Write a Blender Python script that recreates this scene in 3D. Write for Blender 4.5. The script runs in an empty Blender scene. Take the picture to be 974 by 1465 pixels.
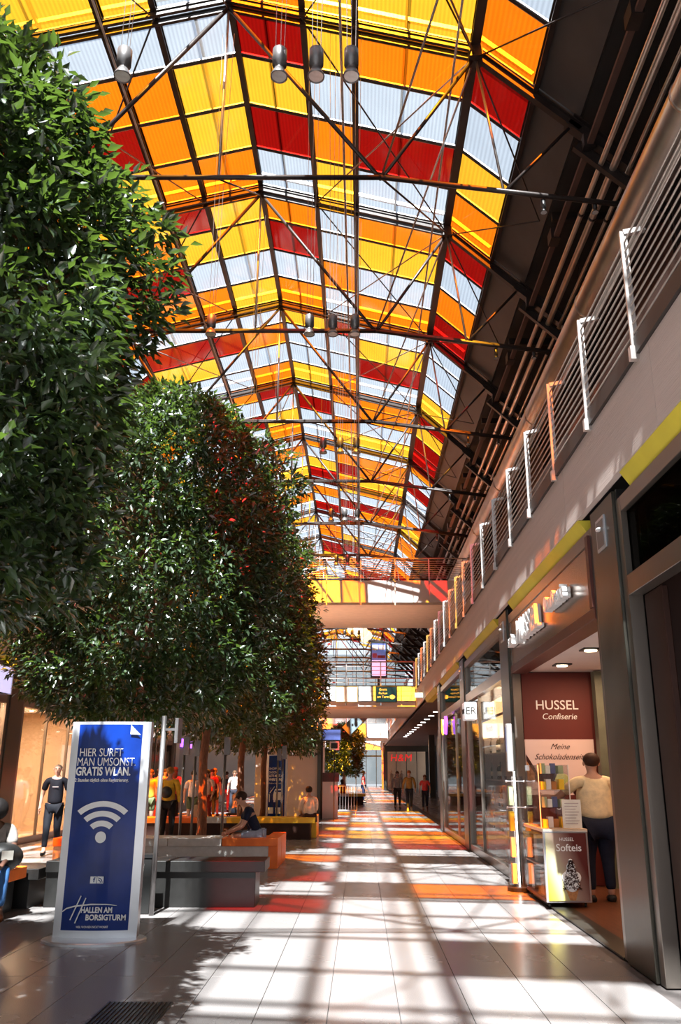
import bpy, bmesh, math, random
import numpy as np
from mathutils import Vector, Matrix
random.seed(7)
RNG = np.random.default_rng(11)
S = bpy.context.scene
COL = S.collection
PI = math.pi
R = math.radians

# ------------------------------------------------------------------ camera, sky, sun, exposure
cd = bpy.data.cameras.new('camera'); cam = bpy.data.objects.new('camera', cd); COL.objects.link(cam)
cd.sensor_fit = 'VERTICAL'; cd.sensor_height = 36.0
cd.lens = 1199.0 / 1465.0 * 36.0
cd.shift_x = -29.0 / 1465.0
cd.clip_start = 0.05; cd.clip_end = 600
cam.location = (0, 0, 1.6)
cam.rotation_euler = (R(90 + 17.28), 0, 0)
S.camera = cam

S.view_settings.view_transform = 'Standard'
S.view_settings.look = 'None'
S.view_settings.gamma = 1.0
S.view_settings.use_curve_mapping = False
S.view_settings.exposure = 0.3
S.cycles.max_bounces = 10
S.cycles.diffuse_bounces = 4
S.cycles.glossy_bounces = 4
S.cycles.transparent_max_bounces = 24
S.cycles.sample_clamp_indirect = 6.0
S.cycles.caustics_reflective = False
S.cycles.caustics_refractive = False

SX, SY = 0.05, 0.625            # sideways / forward travel of the sunlight per metre of fall
w = bpy.data.worlds.new('sky'); S.world = w; w.use_nodes = True
nt = w.node_tree; nt.nodes.clear()
out = nt.nodes.new('ShaderNodeOutputWorld'); bg = nt.nodes.new('ShaderNodeBackground')
sky = nt.nodes.new('ShaderNodeTexSky'); sky.sky_type = 'NISHITA'; sky.sun_disc = False
sky.sun_elevation = math.atan(1 / math.hypot(SX, SY)); sky.sun_rotation = R(180)
sky.air_density = 1.0; sky.dust_density = 3.0; sky.ozone_density = 1.0
gain = nt.nodes.new('ShaderNodeVectorMath'); gain.operation = 'SCALE'; gain.inputs['Scale'].default_value = 0.13
mixs = nt.nodes.new('ShaderNodeMix'); mixs.data_type = 'RGBA'; mixs.inputs[0].default_value = 0.62
mixs.inputs[7].default_value = (0.90, 0.97, 1.05, 1)
nt.links.new(sky.outputs[0], gain.inputs[0]); nt.links.new(gain.outputs[0], mixs.inputs[6])
nt.links.new(mixs.outputs[2], bg.inputs[0]); bg.inputs[1].default_value = 1.08
nt.links.new(bg.outputs[0], out.inputs[0])

sl = bpy.data.lights.new('sun', 'SUN'); sl.energy = 46.0; sl.angle = R(0.55); sl.color = (1.0, 0.92, 0.82)
sun = bpy.data.objects.new('sun', sl); COL.objects.link(sun)
sun.rotation_euler = Vector((SX, SY, -1)).to_track_quat('-Z', 'Y').to_euler()
sun.location = (0, -10, 40)

# ------------------------------------------------------------------ helpers
def tag(o, label=None, cat=None, group=None, kind=None):
    if label: o['label'] = label
    if cat: o['category'] = cat
    if group: o['group'] = group
    if kind: o['kind'] = kind
    return o

def empty(name, loc=(0, 0, 0), label=None, cat=None, group=None, kind=None, rz=0.0):
    o = bpy.data.objects.new(name, None); COL.objects.link(o)
    o.location = loc; o.rotation_euler = (0, 0, rz); o.empty_display_size = 0.2
    return tag(o, label, cat, group, kind)

def wloc(o):
    v = Vector((0, 0, 0))
    while o is not None:
        v += o.location; o = o.parent
    return v

class MB:
    def __init__(s): s.v = []; s.f = []; s.m = []
    def add(s, vs, fs, mi=0):
        b = len(s.v); s.v += [tuple(p) for p in vs]
        s.f += [tuple(b + i for i in f) for f in fs]; s.m += [mi] * len(fs); return s
    def box(s, x0, x1, y0, y1, z0, z1, mi=0):
        vs = [(x0, y0, z0), (x1, y0, z0), (x1, y1, z0), (x0, y1, z0), (x0, y0, z1), (x1, y0, z1), (x1, y1, z1), (x0, y1, z1)]
        return s.add(vs, [(0, 3, 2, 1), (4, 5, 6, 7), (0, 1, 5, 4), (1, 2, 6, 5), (2, 3, 7, 6), (3, 0, 4, 7)], mi)
    def beam(s, a, b, wd, ht, mi=0, up=(0, 0, 1)):
        a = Vector(a); b = Vector(b); d = (b - a).normalized(); u = Vector(up)
        if abs(d.dot(u)) > 0.98: u = Vector((1, 0, 0))
        r = d.cross(u).normalized() * wd / 2; t = r.cross(d).normalized() * ht / 2
        vs = [a - r - t, a + r - t, a + r + t, a - r + t, b - r - t, b + r - t, b + r + t, b - r + t]
        return s.add(vs, [(0, 1, 2, 3), (7, 6, 5, 4), (0, 4, 5, 1), (1, 5, 6, 2), (2, 6, 7, 3), (3, 7, 4, 0)], mi)
    def ibeam(s, a, b, wd, ht, mi=0, up=(0, 0, 1), t=0.025):
        a = Vector(a); b = Vector(b); d = (b - a).normalized(); u = Vector(up)
        if abs(d.dot(u)) > 0.98: u = Vector((1, 0, 0))
        r = d.cross(u).normalized(); n = r.cross(d).normalized()
        s.beam(a + n * (ht / 2 - t / 2), b + n * (ht / 2 - t / 2), wd, t, mi, up)
        s.beam(a - n * (ht / 2 - t / 2), b - n * (ht / 2 - t / 2), wd, t, mi, up)
        return s.beam(a, b, t, ht - 2 * t, mi, up)
    def tube(s, pts, rad, n=8, mi=0, cap=True):
        pts = [Vector(p) for p in pts]
        if not isinstance(rad, (list, tuple)): rad = [rad] * len(pts)
        b = len(s.v); ref = None
        for i, p in enumerate(pts):
            d = (pts[min(i + 1, len(pts) - 1)] - pts[max(i - 1, 0)]).normalized()
            if ref is None: ref = Vector((1, 0, 0)) if abs(d.x) < 0.8 else Vector((0, 1, 0))
            x = (ref - d * ref.dot(d)).normalized(); y = d.cross(x); ref = x
            for k in range(n):
                a = 2 * PI * k / n; s.v.append(tuple(p + (x * math.cos(a) + y * math.sin(a)) * rad[i]))
        for i in range(len(pts) - 1):
            for k in range(n):
                k2 = (k + 1) % n
                s.f.append((b + i * n + k, b + i * n + k2, b + (i + 1) * n + k2, b + (i + 1) * n + k)); s.m.append(mi)
        if cap:
            s.f.append(tuple(b + k for k in range(n))[::-1]); s.m.append(mi)
            e = b + (len(pts) - 1) * n; s.f.append(tuple(e + k for k in range(n))); s.m.append(mi)
        return s
    def lathe(s, prof, c=(0, 0, 0), n=16, mi=0):
        b = len(s.v)
        for (r, z) in prof:
            for k in range(n):
                a = 2 * PI * k / n; s.v.append((c[0] + r * math.cos(a), c[1] + r * math.sin(a), c[2] + z))
        for i in range(len(prof) - 1):
            for k in range(n):
                k2 = (k + 1) % n
                s.f.append((b + i * n + k, b + i * n + k2, b + (i + 1) * n + k2, b + (i + 1) * n + k)); s.m.append(mi)
        s.f.append(tuple(b + k for k in range(n))[::-1]); s.m.append(mi)
        e = b + (len(prof) - 1) * n; s.f.append(tuple(e + k for k in range(n))); s.m.append(mi)
        return s
    def ell(s, c, r, n=12, m=8, mi=0):
        prof = [(max(1e-4, math.sin(PI * i / m)), -math.cos(PI * i / m)) for i in range(m + 1)]
        b = len(s.v); s.lathe(prof, (0, 0, 0), n, mi)
        for i in range(b, len(s.v)):
            v = s.v[i]; s.v[i] = (c[0] + v[0] * r[0], c[1] + v[1] * r[1], c[2] + v[2] * r[2])
        return s
    def prism(s, poly, axis, a, b, mi=0):
        n = len(poly)
        def P(p, t): return {'x': (t, p[0], p[1]), 'y': (p[0], t, p[1]), 'z': (p[0], p[1], t)}[axis]
        vs = [P(p, a) for p in poly] + [P(p, b) for p in poly]
        fs = [tuple(range(n))[::-1], tuple(range(n, 2 * n))] + [(i, (i + 1) % n, n + (i + 1) % n, n + i) for i in range(n)]
        return s.add(vs, fs, mi)
    def mesh(s, name, mats, origin=(0, 0, 0), smooth=False):
        me = bpy.data.meshes.new(name); o = Vector(origin)
        me.from_pydata([tuple(Vector(v) - o) for v in s.v], [], s.f)
        if not isinstance(mats, (list, tuple)): mats = [mats]
        for m in mats: me.materials.append(m)
        me.polygons.foreach_set('material_index', s.m)
        if smooth: me.polygons.foreach_set('use_smooth', [True] * len(s.f))
        me.update(); return me
    def build(s, name, mats, parent=None, smooth=False, bevel=0.0, local=False, fix=False):
        o = None
        org = Vector((0, 0, 0)) if (parent is None or local) else wloc(parent)
        me = s.mesh(name, mats, org, smooth)
        if fix or bevel:
            bm = bmesh.new(); bm.from_mesh(me); bmesh.ops.recalc_face_normals(bm, faces=bm.faces)
            if bevel:
                bmesh.ops.bevel(bm, geom=[e for e in bm.edges if e.is_manifold and e.calc_face_angle(0) > 0.6], offset=bevel, segments=1, affect='EDGES', clamp_overlap=True)
            bm.to_mesh(me); bm.free()
        o = bpy.data.objects.new(name, me); COL.objects.link(o)
        if parent is not None: o.parent = parent
        return o

def inst(name, me, parent, loc=(0, 0, 0), rot=None, scale=None, mat=None):
    o = bpy.data.objects.new(name, me); COL.objects.link(o); o.parent = parent; o.location = loc
    if rot is not None: o.rotation_euler = rot
    if scale is not None: o.scale = scale
    if mat is not None: o.material_slots[0].link = 'OBJECT'; o.material_slots[0].material = mat
    return o

def copy_tree(o, parent=None):
    c = o.copy(); COL.objects.link(c)
    if parent is not None: c.parent = parent
    for ch in list(o.children): copy_tree(ch, c)
    return c

def text(name, body, size, mat, parent, loc, rot=(PI / 2, 0, 0), ext=0.004, align='CENTER', sx=1.0, shear=0.0, bold=0.0, space=1.0, fit=None):
    cu = bpy.data.curves.new(name, 'FONT'); cu.body = body; cu.size = size; cu.extrude = ext
    cu.align_x = align; cu.align_y = 'CENTER'; cu.shear = shear; cu.offset = bold; cu.resolution_u = 3; cu.space_character = space
    t = bpy.data.objects.new(name, cu); COL.objects.link(t)
    dg = bpy.context.evaluated_depsgraph_get(); dg.update()
    me = bpy.data.meshes.new_from_object(t.evaluated_get(dg)); bpy.data.objects.remove(t); bpy.data.curves.remove(cu)
    me.materials.clear(); me.materials.append(mat)
    o = bpy.data.objects.new(name, me); COL.objects.link(o)
    if parent is not None: o.parent = parent
    if fit:
        xs = [v.co.x for v in me.vertices]; sx = fit / (max(xs) - min(xs))
    o.location = loc; o.rotation_euler = rot; o.scale = (sx, 1, 1)
    return o

# ------------------------------------------------------------------ materials
def newmat(name):
    m = bpy.data.materials.new(name); m.use_nodes = True; return m, m.node_tree, m.node_tree.nodes['Principled BSDF']

def mat(name, col, rough=0.5, metal=0.0, var=0.12, scale=6.0, bump=0.0, bscale=60.0, spec=0.5, emit=None, estr=0.0, stretch=(1, 1, 1), alpha=None):
    m, nt, b = newmat(name)
    tc = nt.nodes.new('ShaderNodeTexCoord'); mp = nt.nodes.new('ShaderNodeMapping'); mp.inputs['Scale'].default_value = stretch
    no = nt.nodes.new('ShaderNodeTexNoise'); no.inputs['Scale'].default_value = scale; no.inputs['Detail'].default_value = 5
    cr = nt.nodes.new('ShaderNodeValToRGB')
    cr.color_ramp.elements[0].position = 0.3; cr.color_ramp.elements[1].position = 0.7
    cr.color_ramp.elements[0].color = (*[c * (1 - var) for c in col], 1); cr.color_ramp.elements[1].color = (*[min(1, c * (1 + var)) for c in col], 1)
    nt.links.new(tc.outputs['Object'], mp.inputs[0]); nt.links.new(mp.outputs[0], no.inputs['Vector'])
    nt.links.new(no.outputs['Fac'], cr.inputs[0]); nt.links.new(cr.outputs[0], b.inputs['Base Color'])
    b.inputs['Roughness'].default_value = rough; b.inputs['Metallic'].default_value = metal; b.inputs['Specular IOR Level'].default_value = spec
    if bump:
        n2 = nt.nodes.new('ShaderNodeTexNoise'); n2.inputs['Scale'].default_value = bscale
        bp = nt.nodes.new('ShaderNodeBump'); bp.inputs['Strength'].default_value = bump; bp.inputs['Distance'].default_value = 0.02
        nt.links.new(mp.outputs[0], n2.inputs['Vector']); nt.links.new(n2.outputs['Fac'], bp.inputs['Height']); nt.links.new(bp.outputs[0], b.inputs['Normal'])
    if emit is not None:
        b.inputs['Emission Color'].default_value = (*emit, 1); b.inputs['Emission Strength'].default_value = estr
    return m

def pane_mat(name, col, trans=0.91, period=0.085, stripe=0.16):
    """ribbed coloured roof glass: tinted see-through plus a little diffuse transmission and gloss"""
    m, nt, b = newmat(name); nt.nodes.remove(b)
    o = nt.nodes['Material Output']
    tc = nt.nodes.new('ShaderNodeTexCoord'); sp = nt.nodes.new('ShaderNodeSeparateXYZ'); nt.links.new(tc.outputs['Object'], sp.inputs[0])
    mu = nt.nodes.new('ShaderNodeMath'); mu.operation = 'MULTIPLY'; mu.inputs[1].default_value = 2 * PI / period; nt.links.new(sp.outputs['X'], mu.inputs[0])
    si = nt.nodes.new('ShaderNodeMath'); si.operation = 'SINE'; nt.links.new(mu.outputs[0], si.inputs[0])
    mr = nt.nodes.new('ShaderNodeMapRange'); mr.inputs[1].default_value = -1; mr.inputs[2].default_value = 1; mr.inputs[3].default_value = 1 - stripe; mr.inputs[4].default_value = 1.0
    nt.links.new(si.outputs[0], mr.inputs[0])
    no = nt.nodes.new('ShaderNodeTexNoise'); no.inputs['Scale'].default_value = 1.3; no.inputs['Detail'].default_value = 4; nt.links.new(tc.outputs['Object'], no.inputs['Vector'])
    m2 = nt.nodes.new('ShaderNodeMapRange'); m2.inputs[3].default_value = 0.86; m2.inputs[4].default_value = 1.06; nt.links.new(no.outputs['Fac'], m2.inputs[0])
    pr = nt.nodes.new('ShaderNodeMath'); pr.operation = 'MULTIPLY'; nt.links.new(mr.outputs[0], pr.inputs[0]); nt.links.new(m2.outputs[0], pr.inputs[1])
    vs = nt.nodes.new('ShaderNodeVectorMath'); vs.operation = 'SCALE'; vs.inputs[0].default_value = col; nt.links.new(pr.outputs[0], vs.inputs['Scale'])
    tr = nt.nodes.new('ShaderNodeBsdfTransparent'); tl = nt.nodes.new('ShaderNodeBsdfTranslucent'); gl = nt.nodes.new('ShaderNodeBsdfGlossy'); gl.inputs['Roughness'].default_value = 0.08
    nt.links.new(vs.outputs[0], tr.inputs[0]); nt.links.new(vs.outputs[0], tl.inputs[0])
    a = nt.nodes.new('ShaderNodeMixShader'); a.inputs[0].default_value = 1 - trans; nt.links.new(tr.outputs[0], a.inputs[1]); nt.links.new(tl.outputs[0], a.inputs[2])
    c = nt.nodes.new('ShaderNodeMixShader'); c.inputs[0].default_value = 0.04; nt.links.new(a.outputs[0], c.inputs[1]); nt.links.new(gl.outputs[0], c.inputs[2])
    nt.links.new(c.outputs[0], o.inputs[0]); return m

def glass_mat(name, tint=(0.92, 0.95, 0.94), refl=0.10, rough=0.02):
    m, nt, b = newmat(name); nt.nodes.remove(b); o = nt.nodes['Material Output']
    tr = nt.nodes.new('ShaderNodeBsdfTransparent'); tr.inputs[0].default_value = (*tint, 1)
    gl = nt.nodes.new('ShaderNodeBsdfGlossy'); gl.inputs['Roughness'].default_value = rough
    lw = nt.nodes.new('ShaderNodeFresnel'); lw.inputs[0].default_value = 1.45
    no = nt.nodes.new('ShaderNodeTexNoise'); no.inputs['Scale'].default_value = 0.7
    mr = nt.nodes.new('ShaderNodeMapRange'); mr.inputs[3].default_value = refl * 0.6; mr.inputs[4].default_value = refl * 1.3; nt.links.new(no.outputs['Fac'], mr.inputs[0])
    ad = nt.nodes.new('ShaderNodeMath'); ad.operation = 'ADD'; ad.use_clamp = True; ms = nt.nodes.new('ShaderNodeMath'); ms.operation = 'MULTIPLY'; ms.inputs[1].default_value = 0.30; nt.links.new(lw.outputs[0], ms.inputs[0]); nt.links.new(ms.outputs[0], ad.inputs[0]); nt.links.new(mr.outputs[0], ad.inputs[1])
    mx = nt.nodes.new('ShaderNodeMixShader'); nt.links.new(ad.outputs[0], mx.inputs[0]); nt.links.new(tr.outputs[0], mx.inputs[1]); nt.links.new(gl.outputs[0], mx.inputs[2])
    nt.links.new(mx.outputs[0], o.inputs[0]); return m

def leaf_mat(name, c0, c1, tcol, seed=0.0):
    m, nt, b = newmat(name); o = nt.nodes['Material Output']
    ge = nt.nodes.new('ShaderNodeNewGeometry'); cr = nt.nodes.new('ShaderNodeValToRGB')
    cr.color_ramp.elements[0].color = (*c0, 1); cr.color_ramp.elements[1].color = (*c1, 1)
    oi = nt.nodes.new('ShaderNodeObjectInfo'); ad = nt.nodes.new('ShaderNodeMath'); ad.operation = 'ADD'
    fr = nt.nodes.new('ShaderNodeMath'); fr.operation = 'FRACT'
    nt.links.new(ge.outputs['Random Per Island'], ad.inputs[0]); nt.links.new(oi.outputs['Random'], ad.inputs[1]); nt.links.new(ad.outputs[0], fr.inputs[0])
    nt.links.new(fr.outputs[0], cr.inputs[0]); nt.links.new(cr.outputs[0], b.inputs['Base Color'])
    b.inputs['Roughness'].default_value = 0.30; b.inputs['Specular IOR Level'].default_value = 1.0; b.inputs['Coat Weight'].default_value = 0.35; b.inputs['Coat Roughness'].default_value = 0.25
    tl = nt.nodes.new('ShaderNodeBsdfTranslucent'); tl.inputs[0].default_value = (*tcol, 1)
    mx = nt.nodes.new('ShaderNodeMixShader'); mx.inputs[0].default_value = 0.20
    nt.links.new(b.outputs[0], mx.inputs[1]); nt.links.new(tl.outputs[0], mx.inputs[2]); nt.links.new(mx.outputs[0], o.inputs[0]); return m

def tile_mat():
    m, nt, b = newmat('polished_stone_tile')
    tc = nt.nodes.new('ShaderNodeTexCoord'); oi = nt.nodes.new('ShaderNodeObjectInfo')
    n1 = nt.nodes.new('ShaderNodeTexNoise'); n1.inputs['Scale'].default_value = 160; n1.inputs['Detail'].default_value = 3
    n2 = nt.nodes.new('ShaderNodeTexNoise'); n2.inputs['Scale'].default_value = 1.4; n2.inputs['Detail'].default_value = 6
    nt.links.new(tc.outputs['Object'], n1.inputs['Vector']); nt.links.new(tc.outputs['Object'], n2.inputs['Vector'])
    cr = nt.nodes.new('ShaderNodeValToRGB'); cr.color_ramp.elements[0].color = (0.165, 0.150, 0.147, 1); cr.color_ramp.elements[1].color = (0.285, 0.268, 0.265, 1)
    cr.color_ramp.elements[0].position = 0.3; cr.color_ramp.elements[1].position = 0.7
    nt.links.new(n1.outputs['Fac'], cr.inputs[0])
    mr = nt.nodes.new('ShaderNodeMapRange'); mr.inputs[3].default_value = 0.93; mr.inputs[4].default_value = 1.05; nt.links.new(oi.outputs['Random'], mr.inputs[0])
    vs = nt.nodes.new('ShaderNodeVectorMath'); vs.operation = 'SCALE'; nt.links.new(cr.outputs[0], vs.inputs[0]); nt.links.new(mr.outputs[0], vs.inputs['Scale'])
    nt.links.new(vs.outputs[0], b.inputs['Base Color'])
    m2 = nt.nodes.new('ShaderNodeMapRange'); m2.inputs[3].default_value = 0.16; m2.inputs[4].default_value = 0.34; nt.links.new(n2.outputs['Fac'], m2.inputs[0]); nt.links.new(m2.outputs[0], b.inputs['Roughness'])
    b.inputs['Specular IOR Level'].default_value = 0.45
    return m

M = {
 'steel': mat('dark_painted_steel', (0.035, 0.026, 0.024), 0.42, 0.3, 0.2, 3),
 'steel_light': mat('galvanised_rod', (0.42, 0.38, 0.36), 0.35, 0.8, 0.15, 8),
 'bar_white': mat('aluminium_glazing_bar', (0.62, 0.62, 0.64), 0.35, 0.5, 0.1, 8),
 'side_panel': mat('grey_roof_lining', (0.085, 0.078, 0.076), 0.55, 0.2, 0.12, 1.5),
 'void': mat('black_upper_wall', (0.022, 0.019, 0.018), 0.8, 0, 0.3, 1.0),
 'brown_wall': mat('dark_brown_gallery_wall', (0.10, 0.055, 0.045), 0.7, 0, 0.2, 1.0),
 'duct': mat('zinc_duct', (0.52, 0.45, 0.38), 0.32, 0.85, 0.15, 2, 0.05, 12),
 'pipe': mat('brushed_pipe', (0.66, 0.54, 0.45), 0.28, 0.85, 0.12, 3),
 'fascia': mat('ribbed_plaster_fascia', (0.60, 0.49, 0.45), 0.75, 0, 0.06, 2.0, 0.35, 26, stretch=(1, 0.12, 6)),
 'yellow': mat('yellow_soffit', (0.72, 0.60, 0.06), 0.45, 0, 0.08, 2),
 'edge': mat('dark_edge_beam', (0.05, 0.042, 0.04), 0.5, 0.3, 0.15, 3),
 'clad': mat('bronze_grey_cladding', (0.092, 0.085, 0.070), 0.32, 0.75, 0.10, 1.2, 0.03, 90, stretch=(1, 1, 0.1)),
 'clad_lt': mat('brushed_frame_metal', (0.24, 0.205, 0.18), 0.28, 0.8, 0.08, 2, 0.03, 90, stretch=(1, 1, 0.1)),
 'gasket': mat('black_gasket', (0.012, 0.012, 0.013), 0.35, 0, 0.2, 4),
 'rail': mat('satin_rail_metal', (0.60, 0.56, 0.54), 0.32, 0.6, 0.08, 8),
 'railrod': mat('warm_rail_rod', (0.42, 0.35, 0.31), 0.35, 0.7, 0.08, 8),
 'tile': tile_mat(),
 'grout': mat('dark_joint', (0.07, 0.06, 0.058), 0.8, 0, 0.2, 9),
 'wood': mat('brown_wood_floor', (0.16, 0.06, 0.03), 0.3, 0, 0.3, 3, stretch=(8, 1, 1)),
 'white_ceiling': mat('white_shop_ceiling', (0.75, 0.70, 0.66), 0.7, 0, 0.04, 2),
 'cream': mat('cream_shop_wall', (0.68, 0.52, 0.38), 0.6, 0, 0.08, 1),
 'bronze': mat('bronze_sign_band', (0.34, 0.25, 0.20), 0.26, 0.8, 0.15, 0.8, 0.02, 50),
 'maroon': mat('maroon_trim', (0.085, 0.022, 0.016), 0.4, 0.1, 0.15, 3),
 'darkwood': mat('dark_brown_panel', (0.035, 0.014, 0.010), 0.5, 0, 0.2, 2, spec=0.2),
 'concrete': mat('shade_darkened_bench_stone', (0.014, 0.0135, 0.013), 0.35, 0, 0.15, 12, 0.05, 80),  # dark stone taken near black, tree shade put into its colour
 'stone_lt': mat('light_grey_bench_stone', (0.60, 0.58, 0.56), 0.45, 0, 0.08, 14, 0.05, 80),
 'orange_seat': mat('orange_bench_seat', (0.86, 0.17, 0.015), 0.4, 0, 0.06, 8),
 'yellow_seat': mat('yellow_bench_seat', (0.90, 0.52, 0.02), 0.4, 0, 0.06, 8),
 'blue': mat('deep_blue_print', (0.003, 0.026, 0.20), 0.16, 0, 0.3, 2.2, spec=0.28),
 'alu': mat('silver_sign_frame', (0.62, 0.63, 0.66), 0.28, 0.7, 0.05, 3),
 'white': mat('white_lettering', (0.88, 0.88, 0.88), 0.5, 0, 0.02, 4),
 'pale': mat('pale_wall', (0.78, 0.66, 0.62), 0.55, 0, 0.05, 1.5),
 'black': mat('black_plastic', (0.012, 0.012, 0.012), 0.4, 0, 0.1, 6),
 'bark': mat('reddish_bark', (0.20, 0.085, 0.045), 0.8, 0, 0.35, 14, 0.5, 40, stretch=(3, 3, 0.7)),
 'soil': mat('planter_soil', (0.035, 0.024, 0.016), 0.95, 0, 0.4, 20, 0.6, 40),
 'red': mat('red_letter', (0.7, 0.01, 0.01), 0.4, 0, 0.05, 4, emit=(1, 0.02, 0.02), estr=0.6),
 'lens': mat('lamp_lens', (0.7, 0.7, 0.7), 0.15, 0.2, 0.1, 20),
 'lampgrey': mat('lamp_housing_grey', (0.20, 0.19, 0.19), 0.35, 0.6, 0.1, 10),
 'lamp_on': mat('lit_downlight', (1, 0.9, 0.7), 0.5, emit=(1.0, 0.78, 0.5), estr=9.0),
 'strip_on': mat('lit_white_strip', (1, 1, 1), 0.5, emit=(1.0, 0.95, 0.88), estr=5.0),
 'globe': mat('lit_globe', (1, 0.9, 0.75), 0.5, emit=(1.0, 0.82, 0.6), estr=1.0),
 'screen': mat('blue_screen', (0.05, 0.07, 0.2), 0.2, 0, 0.3, 3, emit=(0.12, 0.15, 0.42), estr=0.5),
 'lavender': mat('lavender_screen', (0.6, 0.6, 0.8), 0.3, 0, 0.08, 3, emit=(0.62, 0.60, 0.95), estr=0.8),
 'neon': mat('purple_neon', (0.4, 0.1, 0.9), 0.3, emit=(0.36, 0.10, 1.0), estr=2.2),
 'neon_y': mat('yellow_neon', (1, 0.6, 0.1), 0.3, emit=(1.0, 0.55, 0.05), estr=2.0),
 'sign_on': mat('lit_cream_sign', (1, 0.85, 0.6), 0.4, emit=(1.0, 0.62, 0.25), estr=1.6),
 'white_sign': mat('white_sign_box', (0.82, 0.84, 0.88), 0.3, 0, 0.03, 5, emit=(0.9, 0.95, 1.0), estr=0.25),
 'bottle': mat('dark_bottle_glass', (0.015, 0.03, 0.015), 0.06, 0, 0.3, 3, spec=0.9),
 'amber': mat('amber_bottle', (0.6, 0.18, 0.02), 0.1, 0, 0.2, 3),
 'label_w': mat('paper_label', (0.75, 0.72, 0.65), 0.6, 0, 0.1, 9),
 'green_goods': mat('green_goods', (0.30, 0.34, 0.18), 0.5),
 'yellow_goods': mat('yellow_goods', (0.85, 0.5, 0.02), 0.5),
 'blue_goods': mat('blue_goods', (0.12, 0.13, 0.26), 0.5),
 'choc': mat('chocolate', (0.045, 0.012, 0.007), 0.3, 0, 0.3, 30),
 'cone': mat('wafer_cone', (0.50, 0.22, 0.08), 0.6, 0, 0.2, 40),
 'poster_brown': mat('brown_poster', (0.115, 0.009, 0.004), 0.6, 0, 0.12, 1.5),
 'poster_pink': mat('pale_pink_poster', (0.80, 0.60, 0.55), 0.5, 0, 0.05, 1.5),
 'poster_yellow': mat('yellow_print', (0.95, 0.72, 0.02), 0.4, 0, 0.05, 3),
 'poster_lime': mat('lime_print', (0.62, 0.66, 0.18), 0.4, 0, 0.1, 3),
 'poster_grey': mat('mauve_print', (0.42, 0.33, 0.31), 0.4, 0, 0.15, 2),
 'shelf_orange': mat('warm_shelf_back', (0.55, 0.20, 0.05), 0.5, 0, 0.25, 3),
 'green_post': mat('green_grey_post', (0.12, 0.13, 0.09), 0.5),
 'hbox': mat('pale_blue_grey_panel', (0.16, 0.21, 0.24), 0.5),
 'soffit_cream': mat('cream_bridge_underside', (0.88, 0.70, 0.56), 0.7, 0, 0.05, 3),
 'gold': mat('brass', (0.6, 0.4, 0.15), 0.3, 0.8),
 'skin': mat('skin', (0.50, 0.27, 0.19), 0.5, 0, 0.08, 12),
 'skin_dark': mat('dark_skin', (0.10, 0.045, 0.03), 0.45, 0, 0.1, 12),
 'exit': mat('exit_sign_face', (0.5, 0.65, 0.5), 0.4, emit=(0.55, 0.8, 0.6), estr=0.7),
 'stonebag': mat('beige_bag', (0.42, 0.33, 0.24), 0.6),
}
def cloth(name, c, r=0.8): return mat(name, c, r, 0, 0.15, 14, 0.2, 90, spec=0.2)
GL = glass_mat('shop_window_glass', (0.92, 0.92, 0.90), 0.06)
GL_DARK = glass_mat('dark_window_glass', (0.30, 0.29, 0.28), -0.10)
GL_RAIL = glass_mat('parapet_glass', (0.75, 0.78, 0.78), 0.10, 0.05)
ACRYL = glass_mat('clear_acrylic', (0.93, 0.94, 0.95), 0.05)
PANE = {
 'C': pane_mat('clear_ribbed_glass', (0.55, 0.62, 0.69), 0.95),
 'O': pane_mat('orange_ribbed_glass', (0.80, 0.16, 0.004)),
 'Y': pane_mat('yellow_ribbed_glass', (0.82, 0.38, 0.02)),
 'R': pane_mat('red_ribbed_glass', (0.22, 0.003, 0.002)),
 'K': mat('unseen_sun_block_panel', (0.10, 0.09, 0.09), 0.5, 0.3),  # opaque panels added out of view to block sun from floor rows
}

# ------------------------------------------------------------------ roof geometry (X, Z), ridge at E
HB = 16.1
A_ = (3.56, 15.0); B_ = (2.37, 16.1); C_ = (-0.13, 16.75); D_ = (-1.24, 17.03); E_ = (-2.8, 17.43)
def mir(p): return (-5.6 - p[0], p[1])
F_, G_, B2, A2 = mir(D_), mir(C_), mir(B_), mir(A_)
STRIPS = [(A_, B_), (B_, C_), (C_, D_), (D_, E_), (E_, F_), (F_, G_), (G_, B2), (B2, A2)]
COLR = {-3: ['CCCC'] * 8,
  # bay -> per strip rows of increasing Y ; bay b spans 7.8+6b .. 13.8+6b
 -2: ['CKCC', 'CKCC', 'CCCC', 'CCCR', 'CCCC', 'CYCC', 'CCOC', 'OCCY'],
 -1: ['OCCK', 'OCCK', 'KCKC', 'CRCO', 'CCCC', 'CCCC', 'CYOC', 'COCC'],
 0: ['CCCO', 'CROY', 'KCKY', 'CRCO', 'OCYC', 'CRCY', 'COCY', 'YCOC'],
 1: ['RCYO', 'OCRC', 'YCOY', 'RYRC', 'CYYO', 'COOO', 'CORY', 'CRYO'],
 2: ['RCOR', 'OYCO', 'CCOC', 'ORCO', 'YYCY', 'RYCO', 'YORO', 'COYR'],
 3: ['CCCY', 'CYRC', 'RCCO', 'YCCY', 'COCO', 'CRCC', 'CRYC', 'OCRC'],
 4: ['RYRR', 'OOCY', 'OCOY', 'CRCC', 'RCYO', 'OCRC', 'CYOC', 'CYOC'],
 5: ['OCRC', 'COOY', 'CORO', 'OCYR', 'COCY', 'RCOC', 'OCCR', 'YCOC'],
 6: ['CCOY', 'OCRO', 'YCRC', 'COCR', 'YCOC', 'CORC', 'CYCR', 'COCR'],
}
ceil = empty('ceiling', (0, 0, 0), kind='structure')
pane_mesh = {}
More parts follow.
